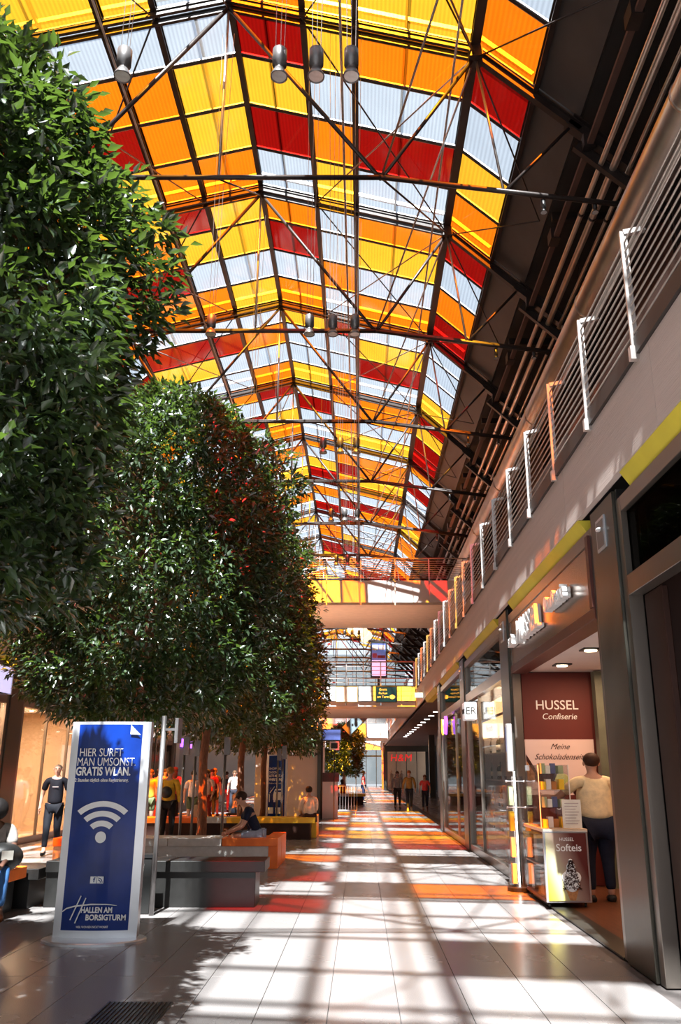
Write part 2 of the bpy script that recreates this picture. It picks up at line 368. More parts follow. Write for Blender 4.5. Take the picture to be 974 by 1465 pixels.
def pane_me(si, wd=1.40):
    (a, b) = STRIPS[si]
    a = Vector((a[0], 0, a[1])); b = Vector((b[0], 0, b[1])); d = (b - a).normalized()
    a2 = a + d * 0.06; b2 = b - d * 0.06; mid = (a2 + b2) / 2
    n = Vector((-d.z, 0, d.x)) * 0.012
    if n.z < 0: n = -n
    mb = MB(); y = wd / 2
    vs = [a2 - n - mid, b2 - n - mid, b2 - n - mid, a2 - n - mid, a2 + n - mid, b2 + n - mid, b2 + n - mid, a2 + n - mid]
    ys = [-y, -y, y, y] * 2
    vs = [Vector((v.x, ys[i], v.z)) for i, v in enumerate(vs)]
    # one refracting sheet: lower skin, and a rim that gives it thickness
    mb.add(vs, [(0, 3, 2, 1), (0, 1, 5, 4), (1, 2, 6, 5), (2, 3, 7, 6), (3, 0, 4, 7)])
    return mb, mid
cache = {}
far_panes = {k: MB() for k in 'COYR'}; far = MB(); order = 'COYRK'
CH = 'CCOYRCOYCR'
for b in range(-3, 16):
    for si in range(8):
        row = COLR[b][si] if b in COLR else ''.join(random.choice(CH) for _ in range(4))
        for k in range(4):
            yc = 7.8 + 6 * b + 1.5 * k + 0.75; c = row[k]
            if -2 <= b <= 6:
                if si not in cache:
                    mb, mid = pane_me(si); cache[si] = (mb.mesh('pane', PANE['C']), mid)
                me, mid = cache[si]
                inst('pane', me, ceil, (mid.x, yc, mid.z), mat=PANE[c])
            else:
                mb, mid = pane_me(si)
                far.add([Vector(v) + mid + Vector((0, yc, 0)) for v in mb.v], mb.f[:1], order.index(c))
tag(far.build('far_pane', [PANE[c] for c in order], ceil), kind='stuff')
# purlins along the hall
Y0, Y1 = -10.2, 103.8
def up(p, dz): return (p[0], p[1] + dz)
for p, wd, ht in ((A_, .10, .22), (B_, .20, .20), (C_, .15, .20), (D_, .13, .18), (E_, .13, .18), (F_, .13, .18), (G_, .15, .20), (B2, .20, .20), (A2, .10, .22)):
    MB().ibeam((p[0], Y0, p[1] - .06), (p[0], Y1, p[1] - .06), wd, ht).build('purlin', M['steel'], ceil)
    MB().box(p[0] - .035, p[0] + .035, Y0, Y1, p[1] + .05, p[1] + .09).build('purlin_cap', M['bar_white'], ceil)
# glazing bars between panes
gb = MB()
for j in range(int((Y1 - Y0) / 1.5) + 1):
    y = Y0 + 1.5 * j
    for (a, b) in STRIPS:
        gb.beam((a[0], y, a[1] - .02), (b[0], y, b[1] - .02), 0.05, 0.07, 0)
        gb.beam((a[0], y + .045, a[1] - .012), (b[0], y + .045, b[1] - .012), 0.03, 0.035, 1)
        gb.beam((a[0], y - .045, a[1] - .012), (b[0], y - .045, b[1] - .012), 0.03, 0.035, 1)
tag(gb.build('glazing_bar', [M['steel'], M['bar_white']], ceil), kind='stuff')
# outer steelwork lying above the glass
for (a, b) in STRIPS[1:7]:
    for t in (0.56,) if abs(a[0] - b[0]) > 1.2 else ():
        x = a[0] + (b[0] - a[0]) * t; z = a[1] + (b[1] - a[1]) * t + .42
        MB().beam((x, Y0, z), (x, Y1, z), .055, .10).build('outer_beam', M['lampgrey'], ceil)
ob = MB()
for b in range(-2, 15):
    for off in (0,):
        y = 7.8 + 6 * b + off
        pts = [(p[0], y + .1, p[1] + .42) for p in (A_, B_, C_, D_, E_, F_, G_, B2, A2)]
        for q in range(len(pts) - 1): ob.beam(pts[q], pts[q + 1], .07, .10)
tag(ob.build('outer_frame', M['bar_white'], ceil), kind='stuff')

# sprinkler / service pipe near purlin and inner longitudinal rods
for nm, x, z, r, m in (('service_pipe', 1.95, 15.75, .025, 'steel_light'), ('cable_tray', -0.42, 16.3, .03, 'steel_light'), ('service_pipe', -5.2, 15.9, .025, 'steel_light')):
    MB().tube([(x, Y0, z), (x, Y1, z)], r, 6).build(nm, M[m], ceil, smooth=True)

# ------------------------------------------------------------------ trusses
ORD = ['first', 'second', 'third', 'fourth', 'fifth', 'sixth', 'seventh', 'eighth', 'ninth', 'tenth', 'eleventh', 'twelfth', 'thirteenth', 'fourteenth', 'fifteenth', 'sixteenth', 'seventeenth']
def truss(Y, label):
    t = empty('roof_truss', (-2.8, Y, 17.3), label, 'truss', 'steel trusses under the glass roof')
    P = lambda x, z, dy=0: (x, Y + dy, z)
    MX, MZ, WX, WZ = 0.4, 12.75, 5.95, 12.0
    lx = -5.6 - MX
    for sgn in (1, -1):
        fx = (lambda x: x) if sgn == 1 else (lambda x: -5.6 - x)
        for dy in (-.11, .11):
            MB().ibeam(P(-2.8, 17.20, dy), P(fx(2.37), 15.87, dy), .07, .15).build('rafter', M['steel'], t)
        MB().ibeam(P(fx(2.37), 15.87), P(fx(4.4), 13.95), .14, .20).build('rafter', M['steel'], t)
        MB().ibeam(P(fx(4.2), 14.15), P(fx(6.1), 12.4), .20, .30).build('strut', M['steel'], t)
        MB().ibeam(P(fx(4.3), 13.55), P(fx(5.95), 11.95), .12, .22).build('strut', M['steel'], t)
        MB().tube([P(-2.8, 17.1), P(fx(MX), MZ)], .045, 8).build('diagonal_rod', M['steel'], t, smooth=True)
        MB().tube([P(fx(2.37), 15.8), P(fx(MX), MZ)], .04, 8).build('diagonal_rod', M['steel'], t, smooth=True)
        MB().tube([P(fx(2.37), 15.8), P(fx(2.8), 12.44)], .028, 8).build('hanger_rod', M['steel_light'], t, smooth=True)
        MB().tube([P(fx(2.8), 12.44), P(fx(4.25), 14.05)], .035, 8).build('diagonal_rod', M['steel'], t, smooth=True)
        MB().tube([P(fx(MX), MZ, -.05), P(fx(WX), WZ, -.05)], .05, 8).tube([P(fx(MX), MZ + .10, .05), P(fx(WX), WZ + .10, .05)], .035, 8).build('tie_beam', M['steel'], t, smooth=True)
        MB().box(fx(2.37) - .14, fx(2.37) + .14, Y - .16, Y + .16, 15.66, 15.95).build('node_plate', M['steel'], t)
        # light cross rods running back to the next frame
        MB().tube([P(fx(MX), MZ + .03), P(fx(2.37), 15.8, 6)], .022, 6).build('brace_rod', M['steel'], t, smooth=True)
        MB().tube([P(fx(2.37), 15.8), P(fx(MX), MZ + .03, 6)], .022, 6).build('brace_rod', M['steel_light'], t, smooth=True)
        MB().tube([P(fx(2.37), 15.8), P(fx(-1.24), 16.8, 6)], .02, 6).build('brace_rod', M['steel_light'], t, smooth=True)
        MB().tube([P(fx(-1.24), 16.8), P(fx(2.37), 15.8, 6)], .02, 6).build('brace_rod', M['steel'], t, smooth=True)
        MB().tube([P(fx(2.37), 15.75), P(fx(4.2), 14.0, 3)], .018, 6).tube([P(fx(2.37), 15.75, 6), P(fx(4.2), 14.0, 3)], .018, 6).build('brace_rod', M['steel'], t, smooth=True)
        for fx2 in (3.55, 4.55):
            h = MB().lathe([(.05, .28), (.05, .10), (.035, .08), (.035, .05), (.075, 0.0)], P(fx(fx2), 11.98), 10).build('floodlight', M['black'], t, smooth=True)
            MB().lathe([(.06, 0), (.06, .01)], P(fx(fx2), 11.975), 10).build('lens', M['lens'], h, local=False)
    MB().tube([P(lx, MZ, -.05), P(MX, MZ, -.05)], .05, 8).tube([P(lx, MZ + .10, .05), P(MX, MZ + .10, .05)], .035, 8).build('tie_beam', M['steel'], t, smooth=True)
    MB().tube([P(-2.8, 17.1), P(-2.8, MZ)], .028, 8).build('king_rod', M['steel_light'], t, smooth=True)
    MB().tube([P(-2.8, MZ), P(-2.8, 17.05, 6)], .02, 6).build('brace_rod', M['steel'], t, smooth=True)
    return t
# parts are built for the first truss, the rest are copies
proto = truss(7.8, 'dark steel roof truss nearest of the row, at the top edge')
for i in range(1, 16):
    c = copy_tree(proto); c.location.y = 7.8 + 6 * i
    c['label'] = 'dark steel roof truss with tie beam, %s from the top edge' % ORD[i]
for yy in (1.8, -4.2):
    c = copy_tree(proto); c.location.y = yy
    c['label'] = 'dark steel roof truss %s beyond the top edge' % ('first' if yy > 0 else 'second')

# hanging cylinder lamps on wires
def lamp(x, y, label):
    t = empty('pendant_spotlight', (x, y, 9.32), label, 'lamp', 'cylinder lamps hung on wires')
    MB().lathe([(.075, .40), (.085, .39), (.085, .17), (.055, .155), (.055, .12), (.06, .11)], (x, y, 9.32), 16).build('housing', M['lampgrey'], t, smooth=True)
    MB().lathe([(.06, .11), (.10, .02), (.10, 0), (.092, 0), (.05, .08)], (x, y, 9.32), 16).build('reflector', M['lampgrey'], t, smooth=True)
    MB().lathe([(.085, .012), (.085, .018)], (x, y, 9.32), 16).build('lens', M['lens'], t)
    for dx, dy in ((-.05, 0), (.05, 0), (0, .05)):
        MB().tube([(x + dx, y + dy, 9.70), (x + dx * 2.4, y + dy, 16.4)], .0045, 4).build('wire', M['steel_light'], t)
    return t
lamps = [(-2.77, 'beneath the ridge'), (-.95, 'left of the close three'), (-.52, 'middle of the close three'), (-.11, 'right of the close three')]
lp = {}
for r in (0, 1, 2, 3, 4, 6, 7):
    for (x, pos) in lamps:
        lb = 'grey cylinder spotlight on wires, %s, %s row from the top' % (pos, ORD[r])
        if not lp.get('p'):
            lp['p'] = lamp(x, 7.8, lb)
        else:
            c = copy_tree(lp['p']); c.location = (x, 7.8 + 6 * r, 9.32); c['label'] = lb

# ------------------------------------------------------------------ right upper side: lining, ducts, pipes, gallery wall
wr = empty('wall_right', (2.35, 0, 0), kind='structure')
wl = empty('wall_left', (-7.95, 0, 0), kind='structure')
for sgn, par in ((1, wr), (-1, wl)):
    fx = (lambda x: x) if sgn == 1 else (lambda x: -5.6 - x)
    for k in range(0, 19):
        y = Y0 + 6 * k
        MB().add([(fx(3.60), y + .02, 15.00), (fx(3.60), y + 5.98, 15.00), (fx(4.42), y + 5.98, 14.22), (fx(4.42), y + .02, 14.22),
                  (fx(3.66), y + .02, 15.06), (fx(3.66), y + 5.98, 15.06), (fx(4.48), y + 5.98, 14.28), (fx(4.48), y + .02, 14.28)],
                 [(0, 1, 2, 3), (4, 7, 6, 5), (0, 4, 5, 1), (2, 6, 7, 3), (0, 3, 7, 4), (1, 5, 6, 2)]).build('lining_panel', M['side_panel'], par, fix=True)
    MB().prism([(fx(4.42), 14.3), (fx(8.0), 14.3), (fx(8.0), 14.5), (fx(4.3), 14.5)], 'y', Y0, Y1).build('gallery_ceiling', M['void'], par, fix=True)
    xa, xb = sorted((fx(7.2), fx(7.5))); MB().box(xa, xb, Y0, Y1, 5.0, 14.5).build('gallery_wall', M['brown_wall'], par)
    xa, xb = sorted((fx(2.32), fx(7.5))); MB().box(xa, xb, Y0, Y1, 4.72, 4.98).build('gallery_floor', M['edge'], par)
    for k in range(19):
        MB().beam((fx(4.5), Y0 + 6 * k + 3, 14.1), (fx(7.3), Y0 + 6 * k + 3, 14.1), .12, .2).build('cross_beam', M['steel'], par)
        MB().ibeam((fx(6.1), 7.8 + 6 * (k - 3), 5.0), (fx(6.1), 7.8 + 6 * (k - 3), 12.5), .2, .2, up=(0, 1, 0)).build('gallery_column', M['steel'], par)
def services(fx, side):
    t = empty('ventilation_duct', (fx(5.12), Y0, 11.55), 'thick round zinc air duct running along the %s gallery' % side, 'duct')
    MB().tube([(fx(5.12), Y0, 11.55), (fx(5.12), 60, 11.55)], .36, 24).build('duct_pipe', M['duct'], t, smooth=True)
    for k in range(11):
        y = Y0 + 2.6 + 6 * k
        MB().tube([(fx(5.12), y, 11.55), (fx(5.12), y + .05, 11.55)], .375, 24).build('joint_ring', M['duct'], t, smooth=True)
        MB().tube([(fx(5.50), y + 2, 11.6), (fx(5.50), y + 2, 14.2)], .012, 6).build('hanger', M['steel'], t)
    for i, (x, z, r) in enumerate(((4.75, 13.1, .055), (4.98, 13.0, .075), (5.28, 12.95, .045))):
        t = empty('pipe', (fx(x), Y0, z), 'straight metal pipe under the %s roof edge, %s from the glass' % (side, ORD[i]), 'pipe')
        MB().tube([(fx(x), Y0, z), (fx(x), 70, z)], r, 12).build('pipe_run', M['pipe'], t, smooth=True)
        for k in range(12):
            y = Y0 + 1.5 + 6 * k; MB().tube([(fx(x), y, z), (fx(x), y + .06, z)], r + .015, 12).build('pipe_clamp', M['steel'], t, smooth=True)
    t = empty('cable_duct', (fx(4.5), Y0, 13.5), 'flat cable duct with drive boxes beside the grey lining on the %s' % side, 'cable duct')
    MB().box(min(fx(4.46), fx(4.58)), max(fx(4.46), fx(4.58)), Y0, 70, 13.42, 13.50).build('tray', M['brown_wall'], t)
    for k in range(13):
        y = 4.6 + 3 * k; MB().box(min(fx(4.40), fx(4.62)), max(fx(4.40), fx(4.62)), y, y + .35, 13.40, 13.68).build('drive_box', M['steel'], t)
services(lambda x: x, 'right'); services(lambda x: -5.6 - x, 'left')

# ------------------------------------------------------------------ gallery fascia, edge beam, soffit strip, railings
def fascia(fx, par):
    for k in range(36):
        y = -9 + 3 * k
        xa, xb = sorted((fx(2.30), fx(2.36)))
        MB().box(xa, xb, y + .004, y + 2.996, 4.17, 4.90).build('fascia_panel', M['fascia'], par)
    xa, xb = sorted((fx(2.27), fx(2.45))); MB().box(xa, xb, -9, 99, 4.905, 5.06).build('edge_beam', M['edge'], par)
    for k in range(6):
        y = -4.2 + 6 * k
        MB().add([(fx(2.31), y + .75, 4.165), (fx(2.31), y + 5.25, 4.165), (fx(2.40), y + 5.25, 4.03), (fx(2.40), y + .75, 4.03),
                  (fx(2.60), y + .75, 4.165), (fx(2.60), y + 5.25, 4.165), (fx(2.60), y + 5.25, 4.03), (fx(2.60), y + .75, 4.03)],
                 [(0, 1, 2, 3), (4, 7, 6, 5), (0, 4, 5, 1), (2, 6, 7, 3), (0, 3, 7, 4), (1, 5, 6, 2)]).build('yellow_soffit', M['yellow'], par, fix=True)
fascia(lambda x: x, wr); fascia(lambda x: -5.6 - x + .0, wl)

def railing(fx, x0, ya, yb, side):
    t = empty('gallery_railing', (fx(x0), ya, 5.0), 'metal gallery railing with thin horizontal rods along the %s side' % side, 'railing')
    n = int((yb - ya) / 1.5)
    pm = MB(); d = fx(1) - fx(0)
    pm.box(-.03, .03, -.012, .012, -.12, 1.10)
    pm.beam((0, 0, 1.085), (.19 * d, 0, 1.13), .05, .045, 0, (0, 0, 1))
    pm.box(-.05, .05, -.03, .03, -.14, -.02)
    pme = pm.mesh('post', M['rail'])
    for k in range(n + 1):
        inst('post', pme, t, (0, 1.5 * k, 0))
    for j in range(11):
        MB().tube([(fx(x0 - .0), ya, 5.10 + .088 * j), (fx(x0), yb, 5.10 + .088 * j)], .0095, 5).build('rod', M['railrod'], t, smooth=True)
    MB().tube([(fx(x0 + .17), ya, 6.15), (fx(x0 + .17), yb, 6.15)], .022, 8).build('handrail', M['railrod'], t, smooth=True)
    return t
railing(lambda x: x, 2.28, 1.75, 36.25, 'right')
railing(lambda x: x, 2.28, 43.0, 85.0, 'far right')
railing(lambda x: -5.6 - x, 2.28, 1.75, 36.25, 'left')
# red-brown parapet boards seen behind the rods
MB().box(2.62, 2.66, -9, 36, 5.0, 5.75).build('parapet_board', M['brown_wall'], wr)

# ------------------------------------------------------------------ floor: base, individual tiles
fl = empty('floor', (0, 0, 0), kind='structure')
MB().box(-16, 14, -8, 112, -.30, -.012).build('floor_base', M['grout'], fl)
tm = MB(); tm.box(-.2475, .2475, -.9975, .9975, -.012, 0.0)
tme = tm.mesh('tile', M['tile'])
bmx = bmesh.new(); bmx.from_mesh(tme); bmesh.ops.bevel(bmx, geom=[e for e in bmx.edges if all(v.co.z > -.001 for v in e.verts)], offset=.0015, segments=1, affect='EDGES'); bmx.to_mesh(tme); bmx.free()
XT0 = -0.23
def seen(x, y):
    zc = y * .955 - 1.6 * .297
    if zc < 1.0: return False
    u = 516 + 1199 * x / zc; v = 1105 + 1199 * 1.6 / .955 / zc
    return -60 < u < 1030 and v < 1560
cand = []
for i in range(-16, 6):
    for j in range(-3, 55):
        x = XT0 + .25 + .5 * i; y = 0.73 + 2 * j
        if x + .25 > 2.52 or x < -8.0: continue
        cand.append((0 if (seen(x, y + .9) or seen(x, y - .9) or seen(x + .25, y) or seen(x - .25, y)) else 1, y, x))
cand.sort()
ft = MB()
for q, (vis, y, x) in enumerate(cand):
    if q < 290 and not vis: inst('tile', tme, fl, (x, y, 0))
    else: ft.add([(x - .2475, y - .9975, 0), (x + .2475, y - .9975, 0), (x + .2475, y + .9975, 0), (x - .2475, y + .9975, 0)], [(0, 1, 2, 3)])
# far side colonnade floors beyond the shops
for i in range(6, 22):
    for j in range(13, 55):
        x = XT0 + .25 + .5 * i; y = 0.73 + 2 * j
        if y - 1 > 27: ft.add([(x - .2475, y - .9975, 0), (x + .2475, y - .9975, 0), (x + .2475, y + .9975, 0), (x - .2475, y + .9975, 0)], [(0, 1, 2, 3)])
tag(ft.build('far_tile', M['tile'], fl), kind='stuff')
# entrance grate let into the floor
g = empty('floor_grate', (-1.6, 5.9, 0), 'dark ribbed grate lying in the floor at the lower left edge', 'grate')
MB().box(-1.83, -1.36, 4.9, 6.86, 0.0, .012).build('plate', M['black'], g)
for k in range(15):
    MB().box(-1.82 + k * .031, -1.806 + k * .031, 4.92, 6.84, .0125, .020).build('rib', M['gasket'], g)

# ------------------------------------------------------------------ right shop fronts
def column(fx, par, yc, lamp_=True):
    c = empty('clad_column', (fx(2.5), yc, 0), None, None)
    c.parent = par; c.location = Vector((fx(2.5), yc, 0)) - par.location
    a, b = sorted((fx(2.345), fx(2.72)))
    MB().box(a, b, yc - .40, yc + .36, 0, 4.12).build('cladding', M['clad'], c, bevel=.004)
    for s in (-.46, .37):
        a2, b2 = sorted((fx(2.372), fx(2.72)))
        MB().box(a2, b2, yc + s, yc + s + .05, 0, 4.12).build('shadow_gap', M['gasket'], c)
    if lamp_:
        x = fx(2.345); d = fx(0) - fx(1)
        MB().box(min(x, x + d * .012), max(x, x + d * .012), yc - .13, yc + .15, 3.66, 3.98).build('lamp_frame', M['alu'], c)
        MB().box(min(x + d * .012, x + d * .016), max(x + d * .012, x + d * .016), yc - .10, yc + .12, 3.69, 3.95).build('lamp_recess', M['lampgrey'], c)
        MB().ell((x + d * .03, yc, 3.86), (.03, .06, .02), 10, 6).build('lamp_bulb', M['lens'], c, smooth=True)
    return c
idx = {'n': 0}
for k in range(4):
    column(lambda x: x, wr, 1.85 + 6 * k)
column(lambda x: x, wr, 25.85)
for k in range(1, 7):
    column(lambda x: -5.6 - x, wl, 1.85 + 6 * k)

def frame(par, fx, y0, y1, zt=4.02, transom=True, sill=True, stiles=True):
    """metal shop-front frame between two columns"""
    a, b = sorted((fx(2.37), fx(2.50)))
    if stiles:
        MB().box(a, b, y0, y0 + .12, 0, zt).build('stile', M['clad_lt'], par, bevel=.004)
        MB().box(a, b, y1 - .12, y1, 0, zt).build('stile', M['clad_lt'], par, bevel=.004)
    MB().box(a, b, y0 + .12, y1 - .12, zt - .14, zt).build('head_rail', M['clad_lt'], par, bevel=.004)
    if transom: MB().box(a, b, y0 + .12, y1 - .12, 3.10, 3.28).build('transom', M['clad_lt'], par, bevel=.004)
    if sill: MB().box(a, b, y0 + .12, y1 - .12, 0, .14).build('sill', M['clad_lt'], par, bevel=.004)
RX = lambda x: x
LX = lambda x: -5.6 - x
def window(n, fx, y0, y1, gl=GL, lower=True, mull=()):
    t = empty('window_%d' % n, (fx(2.42), (y0 + y1) / 2, 0), kind='structure')
    frame(t, fx, y0, y1, sill=lower)
    a, b = sorted((fx(2.425), fx(2.437)))
    MB().box(a, b, y0 + .12, y1 - .12, 3.28, 3.88).build('pane', gl, t)
    if lower:
        ys = [y0 + .12] + list(mull) + [y1 - .12]
        for i in range(len(ys) - 1):
            MB().box(a, b, ys[i] + .015, ys[i + 1] - .015, .14, 3.10).build('pane', gl, t)
        for m_ in mull:
            a2, b2 = sorted((fx(2.40), fx(2.46))); MB().box(a2, b2, m_ - .025, m_ + .025, .14, 3.10).build('mullion', M['clad_lt'], t)
    return t

# near shop (right edge): open frontage with dark interior
t = window(1, RX, 2.25, 7.42, GL_DARK, lower=False)
tt = empty('trim_1', (3, 5, 0), kind='structure')
MB().box(2.50, 2.56, 6.85, 7.28, 0, 3.10).build('door_pocket', M['darkwood'], tt, bevel=.01)
MB().box(2.56, 7.2, 7.20, 7.42, 0, 4.1).build('side_wall', M['darkwood'], tt)
MB().box(7.2, 7.3, 1.5, 25.5, 0, 4.1).build('back_wall', M['darkwood'], tt)
MB().box(2.56, 7.2, 1.5, 7.2, 3.30, 3.36).build('shop_ceiling', M['void'], tt)
MB().box(2.56, 7.2, 1.5, 7.2, 0.0, .006).build('shop_floor', M['wood'], tt)
dl = empty('shop_downlight', (3.4, 6.0, 3.28), 'small lit downlight in the dark near shop ceiling', 'lamp')
MB().lathe([(.07, 0), (.07, .02)], (3.4, 6.0, 3.275), 12).build('lamp_rim', M['alu'], dl); MB().lathe([(.05, 0), (.05, .01)], (3.4, 6.0, 3.268), 12).build('lamp_lens', M['lamp_on'], dl)
for i in range(3):
    MB().box(2.62 + .55 * i, 2.66 + .55 * i, 2.4, 7.1, 3.22, 3.26).build('track_rail', M['alu'], tt)

# confectioner's shop between the first and second visible columns
hs = empty('trim_2', (3, 11, 0), kind='structure')
frame(hs, RX, 8.25, 13.42, transom=False, sill=False)
MB().box(2.385, 2.52, 8.37, 13.30, 3.20, 3.88).build('sign_band', M['bronze'], hs, bevel=.004)
MB().box(2.36, 2.60, 8.37, 13.30, 3.08, 3.20).build('lintel', M['maroon'], hs, bevel=.004)
MB().box(2.34, 2.385, 8.37, 8.47, 3.20, 3.95).build('end_strip', M['maroon'], hs)
MB().box(2.60, 7.2, 8.3, 13.4, 3.12, 3.20).build('shop_ceiling', M['white_ceiling'], hs)
MB().box(2.56, 7.2, 7.5, 13.5, 0, .008).build('shop_floor', M['wood'], hs)
MB().box(2.36, 2.60, 8.37, 13.30, 0, .016).build('threshold', M['clad'], hs)
MB().box(2.60, 7.2, 13.42, 13.55, 0, 4.1).build('side_wall', M['poster_brown'], hs)
MB().box(2.60, 7.2, 7.95, 8.1, 0, 4.1).build('near_wall', M['darkwood'], hs)
MB().box(7.05, 7.19, 8.1, 13.4, 0, 3.12).build('back_wall', M['shelf_orange'], hs)
sg = empty('shop_sign', (2.36, 11, 3.5), 'white raised letters of the chocolate shop sign on the bronze band', 'sign')
for body, size, y, z in (('seit', .26, 12.85, 3.53), ('HUSSEL', .46, 11.55, 3.55), ('Confiserie', .26, 9.85, 3.58)):
    text('lettering', body, size, M['white'], sg, Vector((2.325, y, z)) - sg.location, (PI / 2, 0, -PI / 2), .045, sx=1.0, bold=.006)
q = 0
for x in (2.95, 3.7, 4.6, 5.6):
    for y in (9.3, 10.8, 12.4):
        q += 1
        d = empty('ceiling_spotlight', (x, y, 3.12), None, 'lamp', 'square downlights in the chocolate shop ceiling')
        d['label'] = 'square downlight in chocolate shop ceiling, %s row inward, %s from near wall' % (ORD[(2.95, 3.7, 4.6, 5.6).index(x)], ORD[(9.3, 10.8, 12.4).index(y)])
        MB().box(x - .12, x + .12, y - .12, y + .12, 3.10, 3.119).build('lamp_frame', M['black'], d)
        MB().lathe([(.08, 0), (.08, .012)], (x, y, 3.088), 14).build('lamp_lens', M['lamp_on'], d)
for (x, y, e) in ((3.0, 9.6, 16), (3.4, 12.2, 30), (4.8, 10.6, 34)):
    L = bpy.data.lights.new('shop_lamp', 'AREA'); L.energy = e; L.size = .8; L.color = (1, .60, .36)
    o = bpy.data.objects.new('shop_lamp', L); COL.objects.link(o); o.location = (x, y, 3.05)

# tall banner wall
bn = empty('banner', (3.05, 13.38, 0), 'tall brown and pink chocolate banner with white HUSSEL lettering', 'banner')
MB().box(2.52, 3.58, 13.36, 13.415, 2.09, 3.10).build('upper_print', M['poster_brown'], bn)
MB().box(2.52, 3.58, 13.36, 13.41, 1.28, 2.09).build('pale_print', M['poster_pink'], bn)
MB().box(2.52, 3.58, 13.36, 13.41, 0.02, 1.28).build('lower_print', M['poster_brown'], bn)
text('lettering', 'HUSSEL', .20, M['white'], bn, (0.0, -.022, 2.60), ext=.003, bold=.001)
text('lettering', 'Confiserie', .13, M['white'], bn, (.03, -.022, 2.43), ext=.003, shear=.2)
text('script_lettering', 'Meine', .12, M['choc'], bn, (0, -.022, 1.98), ext=.003, shear=.5)
text('script_lettering', 'Schokoladenseite', .12, M['choc'], bn, (0, -.022, 1.83), ext=.003, shear=.5, fit=.80)
text('lettering', 'Softeis', .17, M['white'], bn, (.12, -.022, 1.12), ext=.003)
MB().add([(2.53, 13.352, 1.86), (2.72, 13.352, 1.52), (2.58, 13.352, 1.46), (2.53, 13.352, 1.5)], [(0, 1, 2, 3)]).add([(2.53, 13.351, 1.87), (2.74, 13.351, 1.52), (2.70, 13.351, 1.50), (2.53, 13.351, 1.78)], [(0, 1, 2, 3)], 1).build('horn_print', [M['cone'], M['choc']], bn)
for i, (x, z, r, m) in enumerate(((2.74, 1.53, .10, 'choc'), (2.88, 1.56, .10, 'choc'), (2.86, 1.45, .09, 'choc'), (3.05, 1.50, .11, 'poster_lime'), (3.22, 1.42, .09, 'choc'), (3.38, 1.40, .09, 'choc'), (3.30, 1.33, .09, 'choc'))):
    MB().ell((x, 13.352, z), (r, .006, r * .85), 14, 8).build('praline_print', M[m], bn, smooth=True)

ps = empty('shop_post', (3.66, 13.2, 0), 'green grey post beside the brown banner', 'post')
MB().box(3.60, 3.74, 13.1, 13.3, 0, 3.1).build('post_body', M['green_post'], ps); MB().box(3.74, 3.77, 13.1, 13.3, 0, 3.1).build('light_edge', M['cream'], ps)
# wall shelf with goods
sh = empty('wall_shelf', (4.8, 13.1, 0), 'warm lit product shelving behind the man in the chocolate shop', 'shelf')
MB().box(3.80, 5.9, 13.3, 13.38, 0, 3.0).build('back_panel', M['shelf_orange'], sh)
for z in (.35, .85, 1.3, 1.75, 2.2, 2.65): MB().box(3.80, 5.9, 12.95, 13.3, z, z + .03).build('shelf_board', M['cream'], sh)
for j, z in enumerate((.38, .88, 1.33, 1.78, 2.23)):
    for i in range(5):
        x = 3.9 + .4 * i + .05 * (j % 2); m = ['shelf_orange', 'maroon', 'gold', 'yellow_goods', 'cream'][(i + 2 * j) % 5]
        g_ = MB().box(x, x + .2, 13.02, 13.2, z, z + .16 + .04 * ((i + j) % 3)).box(x + .01, x + .19, 13.015, 13.02, z + .05, z + .1, 1).build('gift_box', [M[m], M['label_w']], bevel=0.0)
        tag(g_, '%s gift box on the warm wall shelf, level %s, place %s from the banner' % (['orange', 'maroon', 'gold', 'yellow', 'cream'][(i + 2 * j) % 5], ORD[j], ORD[i]), 'box', 'gift boxes on the chocolate shop shelf')

# glass cart with soft-ice poster
ct = empty('display_cart', (2.6, 11.9, 0), 'glass sided display cart with framed soft ice poster at the shop door', 'cart')
MB().box(2.30, 2.86, 11.30, 12.62, .88, .92).build('worktop', M['cream'], ct)
MB().box(2.30, 2.86, 11.36, 12.62, .06, .10).build('bottom_board', M['maroon'], ct)
MB().box(2.30, 2.308, 11.36, 12.62, .10, .88).build('side_pane', ACRYL, ct)
MB().box(2.84, 2.86, 11.36, 12.62, .10, .88).build('side_panel', M['white_ceiling'], ct)
MB().box(2.31, 2.84, 11.40, 12.60, .45, .465).build('inner_shelf', M['alu'], ct)
for i in range(4): MB().box(2.36, 2.7, 11.45 + .3 * i, 11.65 + .3 * i, .10 if i % 2 else .466, .38 if i % 2 else .80).build('goods_box', M[['maroon', 'shelf_orange', 'label_w', 'choc'][i]], ct)
for x, y in ((2.36, 11.42), (2.80, 11.42), (2.36, 12.56), (2.80, 12.56)): MB().tube([(x - .012, y, .03), (x + .012, y, .03)], .03, 12).build('caster', M['black'], ct, smooth=True)
po = MB().box(2.29, 2.85, 11.27, 11.31, .07, .90).build('poster_frame', M['alu'], ct, bevel=.006)
def pl(par, name, poly, m, y): return MB().add([(x, y, z) for x, z in poly] + [(x, y + .002, z) for x, z in poly], [tuple(range(len(poly)))] + [tuple(range(len(poly), 2 * len(poly)))[::-1]] + [(i, (i + 1) % len(poly), len(poly) + (i + 1) % len(poly), len(poly) + i) for i in range(len(poly))]).build(name, m, par, fix=True)
gm, gnt, gb_ = newmat('soft_ice_poster_gradient')
gtc = gnt.nodes.new('ShaderNodeTexCoord'); gdp = gnt.nodes.new('ShaderNodeVectorMath'); gdp.operation = 'DOT_PRODUCT'; gdp.inputs[1].default_value = (1.55, 0, .62)
gad = gnt.nodes.new('ShaderNodeMath'); gad.inputs[1].default_value = .38; gcr = gnt.nodes.new('ShaderNodeValToRGB'); gcr.color_ramp.elements.new(.28); gcr.color_ramp.elements.new(.5); gcr.color_ramp.elements.new(.72)
